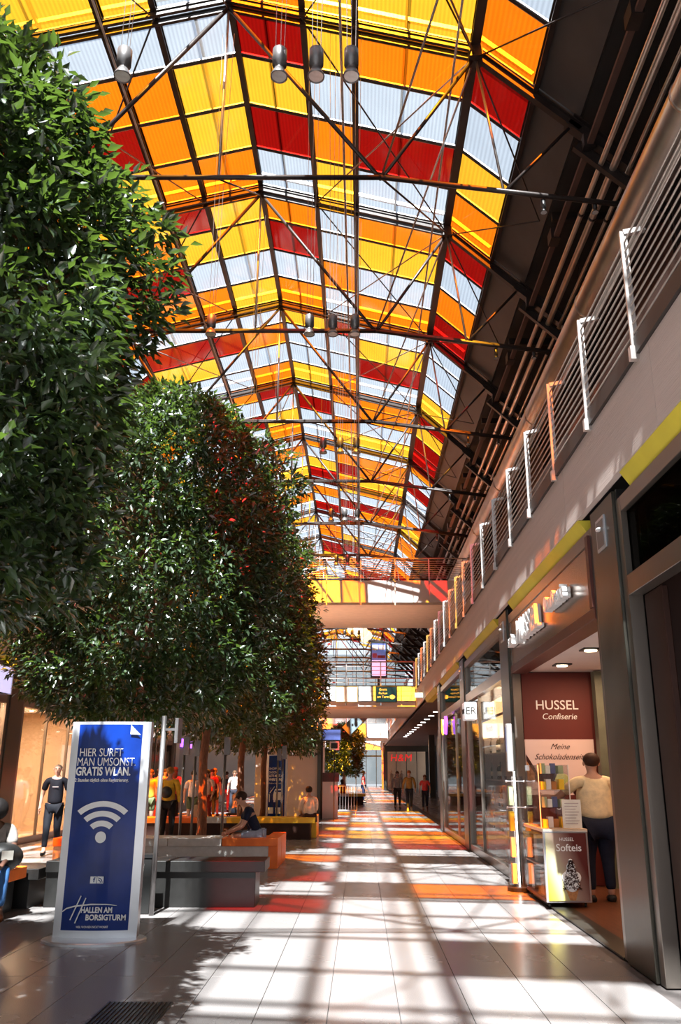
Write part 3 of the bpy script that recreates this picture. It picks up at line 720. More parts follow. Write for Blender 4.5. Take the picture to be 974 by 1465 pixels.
for e_, (p_, c_) in zip(gcr.color_ramp.elements, ((.0, (.95, .68, .01)), (.17, (.80, .66, .06)), (.42, (.50, .47, .30)), (.62, (.36, .24, .20)), (.95, (.10, .012, .008)))): e_.position = p_; e_.color = (*c_, 1)
gnt.links.new(gtc.outputs['Object'], gdp.inputs[0]); gnt.links.new(gdp.outputs['Value'], gad.inputs[0]); gnt.links.new(gad.outputs[0], gcr.inputs[0]); gnt.links.new(gcr.outputs[0], gb_.inputs['Base Color'])
pl(po, 'print', [(2.315, .095), (2.825, .095), (2.825, .875), (2.315, .875)], gm, 11.2605)
co = MB()
co.add([(2.575, 11.256, .10), (2.645, 11.256, .10), (2.70, 11.256, .25), (2.52, 11.256, .25)], [(0, 1, 2, 3)]).build('cone_print', M['cone'], po)
ice = MB()
for (x, z, r) in ((2.61, .29, .095), (2.56, .36, .07), (2.66, .36, .07), (2.61, .40, .075), (2.61, .48, .055), (2.61, .545, .03)): ice.ell((x, 11.254, z), (r, .004, r), 14, 8)
ice.build('ice_print', M['white'], po, smooth=True)
sp_ = MB()
for i in range(330):
    z = random.uniform(.22, .56); hw = .11 * (1 - (z - .22) / .40) + .008
    x = 2.61 + random.uniform(-hw, hw); a = random.uniform(0, PI); dx, dz = .009 * math.cos(a), .009 * math.sin(a)
    sp_.add([(x - dx - dz * .4, 11.2475, z - dz + dx * .4), (x + dx - dz * .4, 11.2475, z + dz + dx * .4), (x + dx + dz * .4, 11.2475, z + dz - dx * .4), (x - dx + dz * .4, 11.2475, z - dz - dx * .4)], [(0, 1, 2, 3)])
sp_.build('sprinkle_print', M['choc'], po)
text('lettering', 'HUSSEL', .055, M['white'], ct, Vector((2.58, 11.258, .80)) - ct.location, ext=.001)
text('lettering', 'Softeis', .12, M['white'], ct, Vector((2.60, 11.257, .70)) - ct.location, ext=.001, bold=.001)
# acrylic display on the cart
ac = empty('acrylic_display', (2.55, 12.0, .92), 'clear acrylic shelf case full of small sweets on the glass cart', 'display case')
for z in (1.16, 1.38, 1.58): MB().box(2.32, 2.72, 11.5, 12.4, z, z + .008).build('shelf', ACRYL, ac)
for (x0, x1, y0, y1) in ((2.32, 2.326, 11.5, 12.4), (2.714, 2.72, 11.5, 12.4), (2.32, 2.72, 12.394, 12.4)): MB().box(x0, x1, y0, y1, .92, 1.70).build('side_pane', ACRYL, ac)
for x in (2.322, 2.718): MB().box(x - .006, x + .006, 11.494, 11.506, .92, 1.70).build('edge_strip', M['white_ceiling'], ac)
for j, z in enumerate((.921, 1.169, 1.389, 1.589)):
    for i in range(4):
        m = ['yellow_goods', 'blue_goods', 'white_ceiling', 'green_goods', 'shelf_orange', 'label_w'][(i * 2 + j * 3) % 6]
        bx = MB().box(2.36 + .08 * i, 2.425 + .08 * i, 11.55 + .05 * (i % 3), 11.72, z, z + .10 + .03 * ((i + j) % 2)).build('sweet_packet', M[m])
        tag(bx, '%s sweet packet on %s level of the acrylic case, %s from the left' % (m.split('_')[0].replace('label', 'paper').replace('shelf', 'orange'), ORD[j], ORD[i]), 'packet', 'packets in the acrylic case')
bxx = empty('paper_sign', (2.72, 11.42, .92), 'white slanted price sheet standing on the glass cart', 'sign')
MB().box(2.58, 2.82, 11.38, 11.40, .925, 1.27).build('sheet', M['label_w'], bxx)
for k in range(8): MB().box(2.61, 2.79 - .02 * (k % 3), 11.377, 11.38, 1.22 - .035 * k, 1.228 - .035 * k).build('print_line', M['poster_grey'], bxx)

# tall acrylic tower
tw = empty('display_tower', (2.25, 12.95, 0), 'tall narrow clear display tower with silver head by the shop column', 'display stand')
MB().lathe([(.17, 0), (.17, .05), (.15, .06)], (2.25, 12.95, 0), 20).build('base', M['black'], tw)
MB().box(2.165, 2.255, 12.9, 13.0, 1.62, 2.30).build('head', M['alu'], tw, bevel=.01)
MB().box(2.160, 2.164, 12.92, 12.98, 1.9, 2.25).build('head_print', M['blue_goods'], tw)
MB().tube([(2.26, 12.95, .06), (2.26, 12.95, 1.62)], .012, 10).build('pole', M['strip_on'], tw, smooth=True)
for (x0, x1, y0, y1) in ((2.13, 2.135, 12.85, 13.05), (2.36, 2.365, 12.85, 13.05), (2.13, 2.365, 13.045, 13.05)): MB().box(x0, x1, y0, y1, .07, 1.55).build('clear_side', ACRYL, tw)
for z in (1.12, 1.48): MB().tube([(2.12, 12.84, z), (2.38, 12.84, z)], .008, 8).ell((2.12, 12.84, z), (.018, .018, .018), 8, 6).ell((2.38, 12.84, z), (.018, .018, .018), 8, 6).build('clip_bar', M['alu'], tw, smooth=True)
for i, z in enumerate((.1, .45, .8, 1.15)): MB().box(2.16, 2.22, 12.88, 13.02, z, z + .26).build('leaflet', M[['label_w', 'label_w', 'yellow_goods', 'green_goods'][i]], tw)

# wine shop (bay 3)
window(2, RX, 14.25, 19.42, GL, True, (17.6,))
t3 = empty('trim_3', (3, 17, 0), kind='structure')
MB().box(2.56, 7.2, 13.55, 19.5, 0, .008).build('shop_floor', M['wood'], t3)
MB().box(2.56, 7.2, 13.55, 19.5, 3.28, 3.34).build('shop_ceiling', M['cream'], t3)
MB().box(2.56, 7.2, 19.5, 19.62, 0, 4.1).build('side_wall', M['darkwood'], t3)
MB().box(2.52, 2.58, 18.5, 19.35, 0, 3.1).build('dark_screen', M['darkwood'], t3)
rk = empty('bottle_rack', (2.8, 17.2, 0), 'open rack of bottles behind the second shop window', 'rack')
for z in (.5, .95, 1.45, 1.95): MB().box(2.62, 2.92, 15.2, 18.45, z, z + .025).build('shelf', M['alu'], rk)
for y in (15.2, 16.3, 17.4, 18.42): MB().box(2.62, 2.92, y, y + .03, 0, 2.4).build('upright', M['alu'], rk)
MB().box(2.60, 2.63, 15.2, 18.45, 2.28, 2.62).build('lit_header', M['sign_on'], rk)
MB().box(2.95, 2.98, 15.2, 18.45, 0, 2.4).build('back_panel', M['shelf_orange'], rk)
text('lettering', 'Weinladen', .2, M['red'], rk, (-.215, .2, 2.45), (PI / 2, 0, -PI / 2), .003)
for y, m in ((15.9, 'yellow_goods'), (16.9, 'yellow_goods')): MB().box(2.605, 2.625, y, y + .8, 2.68, 2.95).build('upper_sign', M['sign_on'], rk)
bt = MB().lathe([(.04, 0), (.042, .02), (.042, .20), (.018, .26), (.014, .32), (.016, .33)], (0, 0, 0), 10).mesh('bottle_body', M['bottle'], smooth=True)
lb_ = MB().lathe([(.0435, .06), (.0435, .15)], (0, 0, 0), 10).mesh('bottle_label', M['label_w'], smooth=True)
for j, z in enumerate((.525, .975, 1.475, 1.975)):
    for i in range(12):
        y = 15.32 + .262 * i
        b_ = empty('wine_bottle', (2.74, y, z), None, 'bottle', 'bottles on the rack behind the second shop window')
        b_['label'] = 'rack bottle in the second shop window, %s shelf up, %s from near end' % (ORD[j], ORD[i])
        inst('glass', bt, b_, mat=M['amber'] if (i + j) % 4 == 0 else M['bottle']); inst('paper_label', lb_, b_)
sb = empty('projecting_sign', (2.3, 17.7, 2.62), 'small white projecting sign box with dark letters over the second shop', 'sign')
MB().box(2.12, 2.36, 17.5, 17.95, 2.63, 2.98).build('sign_box', M['white_sign'], sb, bevel=.01)
text('lettering', 'ER', .2, M['black'], sb, (-.06, -.205, .18), (PI / 2, 0, 0), .003)
text('lettering', 'VINER', .14, M['black'], sb, (-.185, .02, .18), (PI / 2, 0, -PI / 2), .003)
# bay 4 shop with neon
window(3, RX, 20.25, 25.42, GL, True, (22.0,))
t4 = empty('trim_4', (3, 23, 0), kind='structure')
MB().box(2.56, 7.2, 19.62, 25.5, 0, .008).build('shop_floor', M['wood'], t4)
MB().box(2.56, 7.2, 19.62, 25.5, 3.28, 3.34).build('shop_ceiling', M['cream'], t4)
MB().box(2.46, 2.54, 22.1, 25.3, 0, 2.72).build('dark_screen', M['darkwood'], t4)
MB().box(2.56, 7.2, 25.5, 26.2, 0, 4.1).build('side_wall', M['clad'], t4)
ns = empty('neon_sign', (2.3, 23.3, 2.5), 'glowing purple and yellow scribble sign above the dark screen', 'sign')
pts = [(2.30, 23.0 + .12 * i, 2.72 + .20 * math.sin(i * 1.9) + .12) for i in range(9)]
MB().tube(pts, .028, 8).build('purple_tube', M['neon'], ns, smooth=True)
MB().tube([(2.29, 24.0, 2.7), (2.29, 24.1, 3.0), (2.29, 24.25, 3.02), (2.29, 24.3, 2.75), (2.29, 24.15, 2.62)], .028, 8).build('yellow_tube', M['neon_y'], ns, smooth=True)
MB().tube([(2.30, 23.1, 2.9), (2.30, 23.3, 2.6), (2.30, 23.5, 3.05), (2.30, 23.7, 2.62)], .028, 8).build('purple_tube', M['neon'], ns, smooth=True)
sh2 = empty('goods_shelf', (2.8, 21.4, 0), 'shelf of coloured goods behind the third shop window', 'shelf')
for z in (.4, .8, 1.2, 1.6, 2.0): MB().box(2.60, 2.92, 20.4, 22.0, z, z + .03).build('shelf_board', M['alu'], sh2)
for j, z in enumerate((.43, .83, 1.23, 1.63, 2.03)):
    for i in range(5):
        m = ['shelf_orange', 'green_goods', 'yellow_goods', 'maroon'][(i + j) % 4]
        o = MB().lathe([(.09, 0), (.10, .1), (.07, .22)], (2.74, 20.55 + .3 * i, z), 10).build('jar', M[m], smooth=True)
        tag(o, '%s jar behind the third shop window, %s shelf up, %s from the near end' % (['orange', 'green', 'yellow', 'maroon'][(i + j) % 4], ORD[j], ORD[i]), 'jar', 'jars behind the third shop window')
for (x, y, e) in ((3.0, 16.6, 60), (3.0, 21.5, 60), (4.8, 17.5, 60)):
    L = bpy.data.lights.new('shop_lamp', 'AREA'); L.energy = e; L.size = .8; L.color = (1, .74, .50)
    o = bpy.data.objects.new('shop_lamp', L); COL.objects.link(o); o.location = (x, y, 3.2)
# colonnade beyond Y=27 : recessed dark front, soffit with lamps, far shop front
t5 = empty('trim_5', (5, 50, 0), kind='structure')
MB().box(2.45, 12.0, 26.2, 85, 4.10, 4.18).build('soffit', M['brown_wall'], t5)
MB().box(5.4, 5.6, 26.2, 62, 0, 4.1).build('recessed_front', M['black'], t5)
MB().box(5.6, 12, 61.9, 62, 0, 4.1).build('recessed_end', M['black'], t5)
for k in range(5):
    MB().box(4.7, 5.1, 30 + 7.5 * k, 30.5 + 7.5 * k, 0, 4.1).build('dark_pier', M['clad'], t5)
for k in range(14):
    y = 29 + 2.6 * k
    o = MB().box(3.1, 3.35, y, y + .07, 4.07, 4.099).build('soffit_light', M['strip_on'])
    tag(o, 'white strip light in the brown soffit, %s in the row going away' % ORD[k], 'lamp', 'strip lights in the brown soffit')
# far fashion shop front facing us
hm = empty('door_1', (5, 85, 0), kind='structure')
MB().box(2.2, 9, 85, 85.3, 3.55, 4.4).build('sign_fascia', M['clad'], hm)
MB().box(2.2, 2.6, 84.9, 85.3, 0, 3.55).build('pier', M['clad'], hm); MB().box(6.3, 9, 84.9, 85.3, 0, 3.55).build('pier', M['black'], hm)
MB().box(2.6, 6.3, 85.1, 85.14, .1, 3.5).build('pane', GL, hm)
MB().box(2.2, 9, 92, 92.2, 0, 4.1).build('shop_back', M['cream'], hm)
for x in (3.4, 4.4, 5.4): MB().box(x, x + .07, 85.0, 85.1, 0, 3.55).build('mullion', M['clad'], hm)
hs_ = empty('shop_sign', (4.4, 84.8, 3.0), 'red H&M letters above the far shop entrance', 'sign')
text('lettering', 'H&M', .95, M['red'], hs_, (-.5, 0, -.05), ext=.03, shear=.12, space=1.1)
for i, (x, c) in enumerate(((3.0, (.75, .5, .35)), (3.5, (.7, .6, .5)), (4.0, (.6, .4, .3)))):
    o = MB().tube([(x, 86.2, 0), (x, 86.2, .05)], .25, 12).tube([(x, 86.2, .05), (x, 86.2, .8)], [.05, .05], 8).tube([(x, 86.2, .8), (x, 86.2, 1.1), (x, 86.2, 1.45), (x, 86.2, 1.55)], [.20, .16, .22, .05], 10).ell((x, 86.2, 1.7), (.08, .1, .12), 10, 8).build('mannequin', cloth('mannequin_cloth_%s' % 'abc'[i], c), smooth=True)
    tag(o, 'pale dressed mannequin in the far shop window, %s from the left' % ORD[i], 'mannequin', 'mannequins in the far shop')

# ------------------------------------------------------------------ left shop fronts
wn = 4
for k in range(6):
    y0 = 2.25 + 6 * k
    window(wn, LX, y0, y0 + 5.17, GL, True, (y0 + 1.8, y0 + 3.5)); wn += 1
t6 = empty('trim_6', (-10, 20, 0), kind='structure')
MB().box(-13.2, -8.2, 1, 38, 3.28, 3.34).build('shop_ceiling', M['cream'], t6)
MB().box(-13.2, -8.15, 1, 38, -.008, .004).build('shop_floor', M['cream'], t6)
MB().box(-13.3, -13.1, 1, 38, 0, 4.1).build('back_wall', M['cream'], t6)
for y in (7.8, 13.8, 25.8, 31.8, 37.8): MB().box(-13.1, -8.2, y - .1, y + .1, 0, 4.1).build('side_wall', M['cream'], t6)
for y, m in ((15.5, 'cream'), (16.8, 'white_ceiling'), (20.6, 'cream'), (21.4, 'white_ceiling'), (22.3, 'cream'), (23.6, 'white_ceiling')): MB().box(-10.4, -10.1, y, y + .5, 0, 3.2).build('display_pier', M[m], t6)
for (x, y, e) in ((-9.6, 17.0, 380), (-9.6, 23, 420), (-9.6, 29, 260)):
    L = bpy.data.lights.new('shop_lamp', 'AREA'); L.energy = e; L.size = 2.0; L.color = (1, .66, .40)
    o = bpy.data.objects.new('shop_lamp', L); COL.objects.link(o); o.location = (x, y, 3.2)
ls = empty('shop_sign', (-8.0, 22.2, 3.3), 'white letters on louvres over the left shop behind the leaves', 'sign')
for k in range(7): MB().box(-8.12, -8.06, 20.5, 24.9, 3.34 + .07 * k, 3.37 + .07 * k).build('louvre', M['alu'], ls)
text('lettering', 'D V R I N G', .42, M['white'], ls, (.12, .3, .22), (PI / 2, 0, PI / 2), .02, bold=.01)
ls2 = empty('backlit_poster', (-7.85, 17.2, 2.6), 'pale violet backlit poster in the left shop transom', 'poster')
MB().box(-7.93, -7.88, 14.6, 19.2, 3.30, 3.86).build('poster_sheet', M['lavender'], ls2)
for i, (a, b_) in enumerate(((14.6, 14.65), (19.2, 19.25))): MB().box(-7.94, -7.86, a, b_, 3.28, 3.88).build('poster_edge', M['alu'], ls2)
for k in range(5):
    o = MB().lathe([(.05, 0), (.05, .03)], (-9.3, 15.5 + 2.2 * k, 3.25), 12).build('downlight', M['lamp_on'])
    tag(o, 'round lit downlight in the left shop, %s from the near end' % ORD[k], 'lamp', 'downlights in the left shop')
# dark deeper frontage on the far left with a few lit spots
MB().box(-8.3, -8.1, 38, 100, 0, 4.1).build('far_front', M['black'], t6)
MB().box(-8.05, -7.95, 38.5, 41.0, 2.7, 3.05).build('blue_lightbox', M['neon'], t6)

# ------------------------------------------------------------------ bridges
def bridge(name, label, y0, y1, zb, zt, x0, x1, rail_h):
    t = empty(name, ((x0 + x1) / 2, y0, zb), label, 'bridge')
    MB().box(x0, x1, y0 + .1, y1, zb, zt - .15).build('deck', M['soffit_cream'], t)
    n = int((x1 - x0) / 1.45)
    for k in range(n):
        xa = x0 + (x1 - x0) * k / n; xb = x0 + (x1 - x0) * (k + 1) / n
        MB().box(xa + .02, xb - .02, y0, y0 + .06, zb + .08, zt).build('fascia_panel', M['pale'], t)
        MB().box(xa + .02, xb - .02, y1, y1 + .06, zb + .08, zt).build('fascia_panel', M['pale'], t)
    for k in range(int((y1 - y0) / .35)):
        MB().box(x0, x1, y0 + .1 + .35 * k, y0 + .42 + .35 * k, zb - .02, zb - .001).build('soffit_slat', M['soffit_cream'], t)
    for yy in (y0 + .02, y1 + .02):
        for j in range(9): MB().tube([(x0, yy, zt + .12 + (rail_h - .15) * j / 9), (x1, yy, zt + .12 + (rail_h - .15) * j / 9)], .013, 5).build('rod', M['rail'], t, smooth=True)
        MB().tube([(x0, yy, zt + rail_h), (x1, yy, zt + rail_h)], .028, 8).build('handrail', M['rail'], t, smooth=True)
        for k in range(n + 1):
            x = x0 + (x1 - x0) * k / n; MB().box(x - .025, x + .025, yy - .012, yy + .012, zt, zt + rail_h).build('post', M['rail'], t)
    return t
bridge('footbridge', 'upper footbridge with ribbed underside crossing the hall', 36.0, 42.3, 8.6, 9.65, -9, 6.0, 1.0)
bridge('footbridge', 'lower footbridge at gallery level with two posters on it', 35.9, 42.3, 4.17, 4.45, -7.9, 2.3, 1.65)
bridge('footbridge', 'farthest footbridge with pale panels low in the hall', 70.0, 74.0, 4.2, 5.4, -7.9, 2.2, 1.0)
# white grid panels on the lower bridge
lb2 = empty('parapet_grid', (-2.8, 36.1, 4.45), 'white parapet panels with dark grid bars on the lower footbridge', 'parapet')
for k in range(17):
    x = -7.9 + .6 * k
    for j in range(3): MB().box(x + .015, x + .585, 35.78, 35.82, 4.47 + .20 * j, 4.655 + .20 * j).build('panel', M['white'], lb2)
MB().box(-7.9, 2.3, 35.825, 35.84, 4.45, 5.1).build('grid_back', M['clad'], lb2)
p1 = empty('poster', (-.62, 35.7, 4.4), 'beige framed poster on the lower footbridge', 'poster')
MB().box(-1.05, -.12, 35.7, 35.75, 4.40, 5.05).build('frame', M['gold'], p1); MB().box(-1.02, -.15, 35.685, 35.698, 4.43, 5.02).build('sheet', M['cream'], p1)
p2 = empty('poster', (1.05, 35.7, 4.4), 'dark blue framed poster with pale text on the lower footbridge', 'poster')
MB().box(.62, 1.52, 35.7, 35.75, 4.40, 5.05).build('frame', M['black'], p2); MB().box(.65, 1.49, 35.685, 35.698, 4.43, 5.02).build('sheet', M['blue'], p2)
for k in range(3): text('lettering', ['Gratis', 'Parken', 'am Turm'][k], .13, M['label_w'], p2, (-.12, -.02, .52 - .15 * k), ext=.003)
MB().ell((1.32, 35.68, 4.62), (.12, .004, .09), 12, 6).build('badge_print', M['white'], p2)
ds = empty('digital_display', (.78, 36.6, 5.0), 'upright black framed digital display above the lower footbridge', 'display')
MB().box(.42, 1.14, 36.55, 36.65, 5.5, 7.05).build('housing', M['black'], ds, bevel=.01)
MB().box(.48, 1.08, 36.535, 36.548, 6.25, 6.97).build('upper_image', M['screen'], ds); MB().box(.48, 1.08, 36.535, 36.548, 5.58, 6.25).build('lower_image', M['lavender'], ds)
for i, (x, z, wd, ht, m) in enumerate(((.5, 6.68, .25, .22, 'label_w'), (.78, 6.7, .28, .2, 'poster_grey'), (.5, 6.35, .2, .2, 'blue_goods'), (.72, 6.34, .34, .12, 'maroon'))): MB().box(x, x + wd, 36.53, 36.534, z, z + ht).build('picture_print', M[m], ds)
MB().box(.74, .82, 36.56, 36.64, 4.45, 5.5).build('pole', M['black'], ds)
ex = empty('exit_sign', (2.15, 31.5, 3.9), 'small green and white emergency exit box under the fascia', 'sign')
MB().box(2.0, 2.28, 31.5, 31.56, 4.25, 4.42).build('box', M['exit'], ex); MB().box(2.2, 2.26, 31.49, 31.50, 4.27, 4.40).build('figure_print', M['green_goods'], ex)
# globes behind the bridge
for i, (x, z, r) in enumerate(((-.55, 9.75, .26), (-.15, 9.75, .28), (.08, 9.9, .36), (.42, 9.78, .30), (.25, 9.68, .25))):
    g = empty('globe_lamp', (x, 50 + .75 * i, z), 'round glowing white globe lamp, %s from the left in its cluster' % ORD[i], 'lamp', 'globe lamps beyond the upper footbridge')
    MB().ell((x, 50 + .75 * i, z), (r, r, r), 14, 10).build('globe', M['globe'], g, smooth=True)
    MB().tube([(x, 50 + .75 * i, z + r), (x, 50 + .75 * i, 16.4)], .008, 4).build('wire', M['steel'], g)
# end wall of the hall
ew = empty('wall_end', (-3, 104, 0), kind='structure')
for k in range(12):
    x = -9 + 1.2 * k
    MB().box(x, x + .08, 103.8, 104, 0, 16).build('mullion', M['clad'], ew)
    MB().box(x + .08, x + 1.2, 103.88, 103.9, .3, 15.5).build('pane', GL_RAIL, ew)
for z in (3.4, 6.8, 10.2, 13.4): MB().box(-9, 6, 103.8, 104, z, z + .18).build('crossbar', M['clad'], ew)
MB().box(-9, 6, 103.6, 103.8, 4.2, 5.3).build('upper_slab', M['pale'], ew)
# upper-level blue grey boxes hanging at the far right
for i, (x, y, z) in enumerate(((-.45, 47.5, 4.1), (.15, 49.0, 4.75))):
    o = MB().beam((x - .35, y, z - .35), (x + .35, y, z + .35), .9, .6).box(x - .05, x + .05, y - .47, y - .45, z - .05, z + .05, 1).tube([(x, y, z), (x, y, 16.4)], .012, 5).build('hanging_box', [M['hbox'], M['black']], fix=True)
    tag(o, 'tilted pale blue grey panel under the far gallery, %s of the pair' % ('lower' if i == 0 else 'upper'), 'panel')

# ------------------------------------------------------------------ kiosk, pylons, bin, barrier, screens
ki = empty('kiosk', (-2.6, 32.4, 0), 'pale pink walled kiosk box behind the blue parking sign', 'kiosk')
MB().box(-3.9, -1.45, 32.4, 35.2, 0, 2.95).build('body', M['pale'], ki, bevel=.01)
MB().box(-3.92, -1.43, 32.38, 35.22, 2.95, 3.05).build('roof_edge', M['cream'], ki)
MB().box(-3.3, -2.0, 32.36, 32.39, 2.55, 2.60).build('red_swoosh', M['red'], ki)
text('lettering', 'BORSIGTURM', .19, M['clad'], ki, (.42, -.02, 2.25), ext=.008, bold=.004, space=1.1)
MB().box(-1.60, -1.45, 32.25, 32.4, 0, 3.4).build('corner_post', M['clad'], ki)
MB().box(-1.43, -.85, 32.6, 32.75, 0, 1.55).build('side_counter', M['pale'], ki); MB().box(-1.45, -.80, 32.52, 32.60, 1.28, 1.6).build('red_band', M['maroon'], ki)
sc_ = empty('hanging_screen', (-1.05, 31.9, 3.0), 'dark blue information screen on a post beside the kiosk', 'screen')
MB().box(-1.42, -.72, 31.88, 31.94, 2.72, 3.14).build('housing', M['black'], sc_); MB().box(-1.39, -.75, 31.866, 31.878, 2.75, 3.11).build('display', M['screen'], sc_)
MB().tube([(-1.42, 31.95, 0), (-1.42, 31.95, 3.14)], .035, 8).build('post', M['steel'], sc_, smooth=True)
wb = empty('wall_plate', (-1.0, 31.3, 2.2), 'white framed small black pictogram plate under the screen', 'sign')
MB().box(-1.12, -.78, 31.3, 31.33, 2.38, 2.68).build('plate', M['white'], wb); MB().box(-1.07, -.83, 31.285, 31.298, 2.44, 2.62).build('pictogram', M['black'], wb)
MB().tube([(-.95, 31.34, 0), (-.95, 31.34, 2.5)], .02, 6).build('stem', M['steel'], wb)

def pylon(x, y, wd, ht, label, tilt=0.0):
    """free-standing sign: slightly bowed silver frame with a blue print, on an oval foot. local coordinates, faces -Y"""
    t = empty('sign_pylon', (x, y, 0), label, 'sign', rz=tilt)
    f = MB(); n = 13
    def arc(w_, d0, z0, z1, mb, m_, th=.02):
        pts = []
        for i in range(n):
            u = -w_ / 2 + w_ * i / (n - 1); k = u / (wd / 2); pts.append((u, d0 - .055 * (1 - k * k)))
        vs = []
        for (u, v) in pts: vs += [(u, v, z0), (u, v, z1), (u, v + th, z1), (u, v + th, z0)]
        fs = []
        for i in range(n - 1):
            a = 4 * i
            for q in range(4): fs.append((a + q, a + (q + 1) % 4, a + 4 + (q + 1) % 4, a + 4 + q))
        fs += [(0, 1, 2, 3), (4 * n - 4, 4 * n - 1, 4 * n - 2, 4 * n - 3)]
        mb.add(vs, fs, m_)
    arc(wd, 0, .03, ht, f, 0, .10); f.build('frame', M['alu'], t, local=True, fix=True)
    g = MB(); arc(wd * .80, -.008, .10, ht - .03, g, 0, .006); g.build('print', M['blue'], t, local=True, fix=True)
    b = MB()
    b.lathe([(1.0, 0), (1.0, .02), (.96, .03)], (0, 0, 0), 40)
    b.v = [(v[0] * wd * .62, v[1] * .34, v[2]) for v in b.v]
    b.build('foot', M['alu'], t, local=True)
    return t
fy = lambda u, wd: -.008 - .055 * (1 - (u / (wd / 2)) ** 2) - .012
W = .84
py = pylon(-2.66, 9.25, W, 2.12, 'tall bowed blue free wifi sign in a silver frame on an oval foot')
yf = -.078
text('lettering', 'HIER SURFT', .118, M['white'], py, (-.30, yf, 1.80), ext=.002, align='LEFT', fit=.45)
text('lettering', 'MAN UMSONST.', .118, M['white'], py, (-.315, yf, 1.705), ext=.002, align='LEFT', fit=.61)
text('bold_lettering', 'GRATIS WLAN.', .118, M['white'], py, (-.318, yf, 1.61), ext=.002, align='LEFT', fit=.57, bold=.0032)
text('small_lettering', '2 Stunden täglich ohne Registrierung.', .05, M['white'], py, (-.32, yf, 1.525), ext=.002, align='LEFT', fit=.56, bold=.001)
for j, (r0, r1) in enumerate(((.30, .355), (.205, .26), (.11, .165))):
    mb = MB(); nn = 16
    vs = []
    for i in range(nn + 1):
        a = R(47) + R(86) * i / nn
        for r in (r0, r1): vs.append((r * math.cos(a) * 1.08, yf - .002, .965 + r * math.sin(a)))
    mb.add(vs, [(2 * i, 2 * i + 1, 2 * i + 3, 2 * i + 2) for i in range(nn)])
    mb.build('wifi_arc', M['white'], py, local=True)
MB().add([(.056 * math.cos(2 * PI * i / 20), yf - .002, .97 + .056 * math.sin(2 * PI * i / 20)) for i in range(20)], [tuple(range(20))]).build('wifi_dot', M['white'], py, local=True)
for dx in (-.035, .035):
    MB().box(dx - .032, dx + .032, yf - .003, yf, .535, .60).build('badge', M['white'], py, local=True)
text('badge_letter', 'f', .06, M['blue'], py, (-.028, yf - .005, .567), ext=.001, bold=.002)
for k in range(2):
    mb = MB(); r = .022 + .018 * k; vs = []
    for i in range(7):
        a = R(90) * i / 6
        for rr in (r, r + .008): vs.append((.012 + rr * math.cos(a), yf - .005, .542 + rr * math.sin(a)))
    mb.add(vs, [(2 * i, 2 * i + 1, 2 * i + 3, 2 * i + 2) for i in range(6)]).build('feed_icon', M['blue'], py, local=True)
MB().tube([(-.235, yf, .20), (-.145, yf, .42)], .006, 6).build('logo_stroke', M['white'], py, local=True)
MB().tube([(-.185, yf, .17), (-.095, yf, .40)], .006, 6).build('logo_stroke', M['white'], py, local=True)
MB().tube([(-.32, yf + .005, .275), (-.28, yf + .003, .305), (-.20, yf, .325), (-.04, yf, .342), (.12, yf, .342), (.22, yf, .332)], [.004, .006, .007, .007, .005, .002], 6).build('logo_stroke', M['white'], py, local=True)
text('logo_lettering', 'HALLEN AM', .072, M['white'], py, (-.135, yf, .288), ext=.002, align='LEFT', bold=.0018, fit=.31)
text('logo_lettering', 'BORSIGTURM', .072, M['white'], py, (-.085, yf, .220), ext=.002, align='LEFT', bold=.0018, fit=.40)
text('small_lettering', 'WEIL WOHNEN NICHT WOHNT', .03, M['white'], py, (-.17, yf, .135), ext=.001, align='LEFT', fit=.32)
MB().add([(.22, yf + .012, 2.085), (.325, yf + .022, 1.985), (.22, yf + .010, 1.99)], [(0, 2, 1)]).build('folded_corner', M['label_w'], py, local=True)

p2 = pylon(-2.66, 27.9, .66, 2.15, 'blue parking sign with white car pictogram behind the yellow bench')
for k, (s_, b_) in enumerate((('SHOPPING', 0), ('SAISON:', 0), ("LET'S MEET AT", .004), ('WHERE TO PARK', .004), ('Direkt am Eingang parken', 0))):
    text('lettering', s_, .10 if k < 4 else .05, M['white'], p2, (-.24, yf + .008, 1.72 - .11 * k), ext=.002, align='LEFT', fit=(.36, .26, .46, .46, .42)[k], bold=b_)
car = MB().prism([(-.10, .92), (-.08, 1.02), (-.04, 1.11), (.16, 1.11), (.20, 1.02), (.22, .92), (.22, .78), (-.10, .78)], 'y', yf, yf + .005).box(-.08, -.02, yf, yf + .005, .72, .78).box(.14, .20, yf, yf + .005, .72, .78); car.build('car_pictogram', M['white'], p2, local=True, fix=True)
MB().box(-.03, .15, yf - .004, yf - .001, 1.02, 1.07).build('windscreen_print', M['blue'], p2, local=True)
MB().beam((-.21, yf, .72), (-.21, yf, .95), .05, .02).beam((-.21, yf, .98), (-.06, yf, 1.18), .03, .02).build('barrier_pictogram', M['white'], p2, local=True)
for dx in (-.16, .06): MB().box(dx - .08, dx + .08, yf - .002, yf, .38, .56).build('badge', M['white'], p2, local=True)

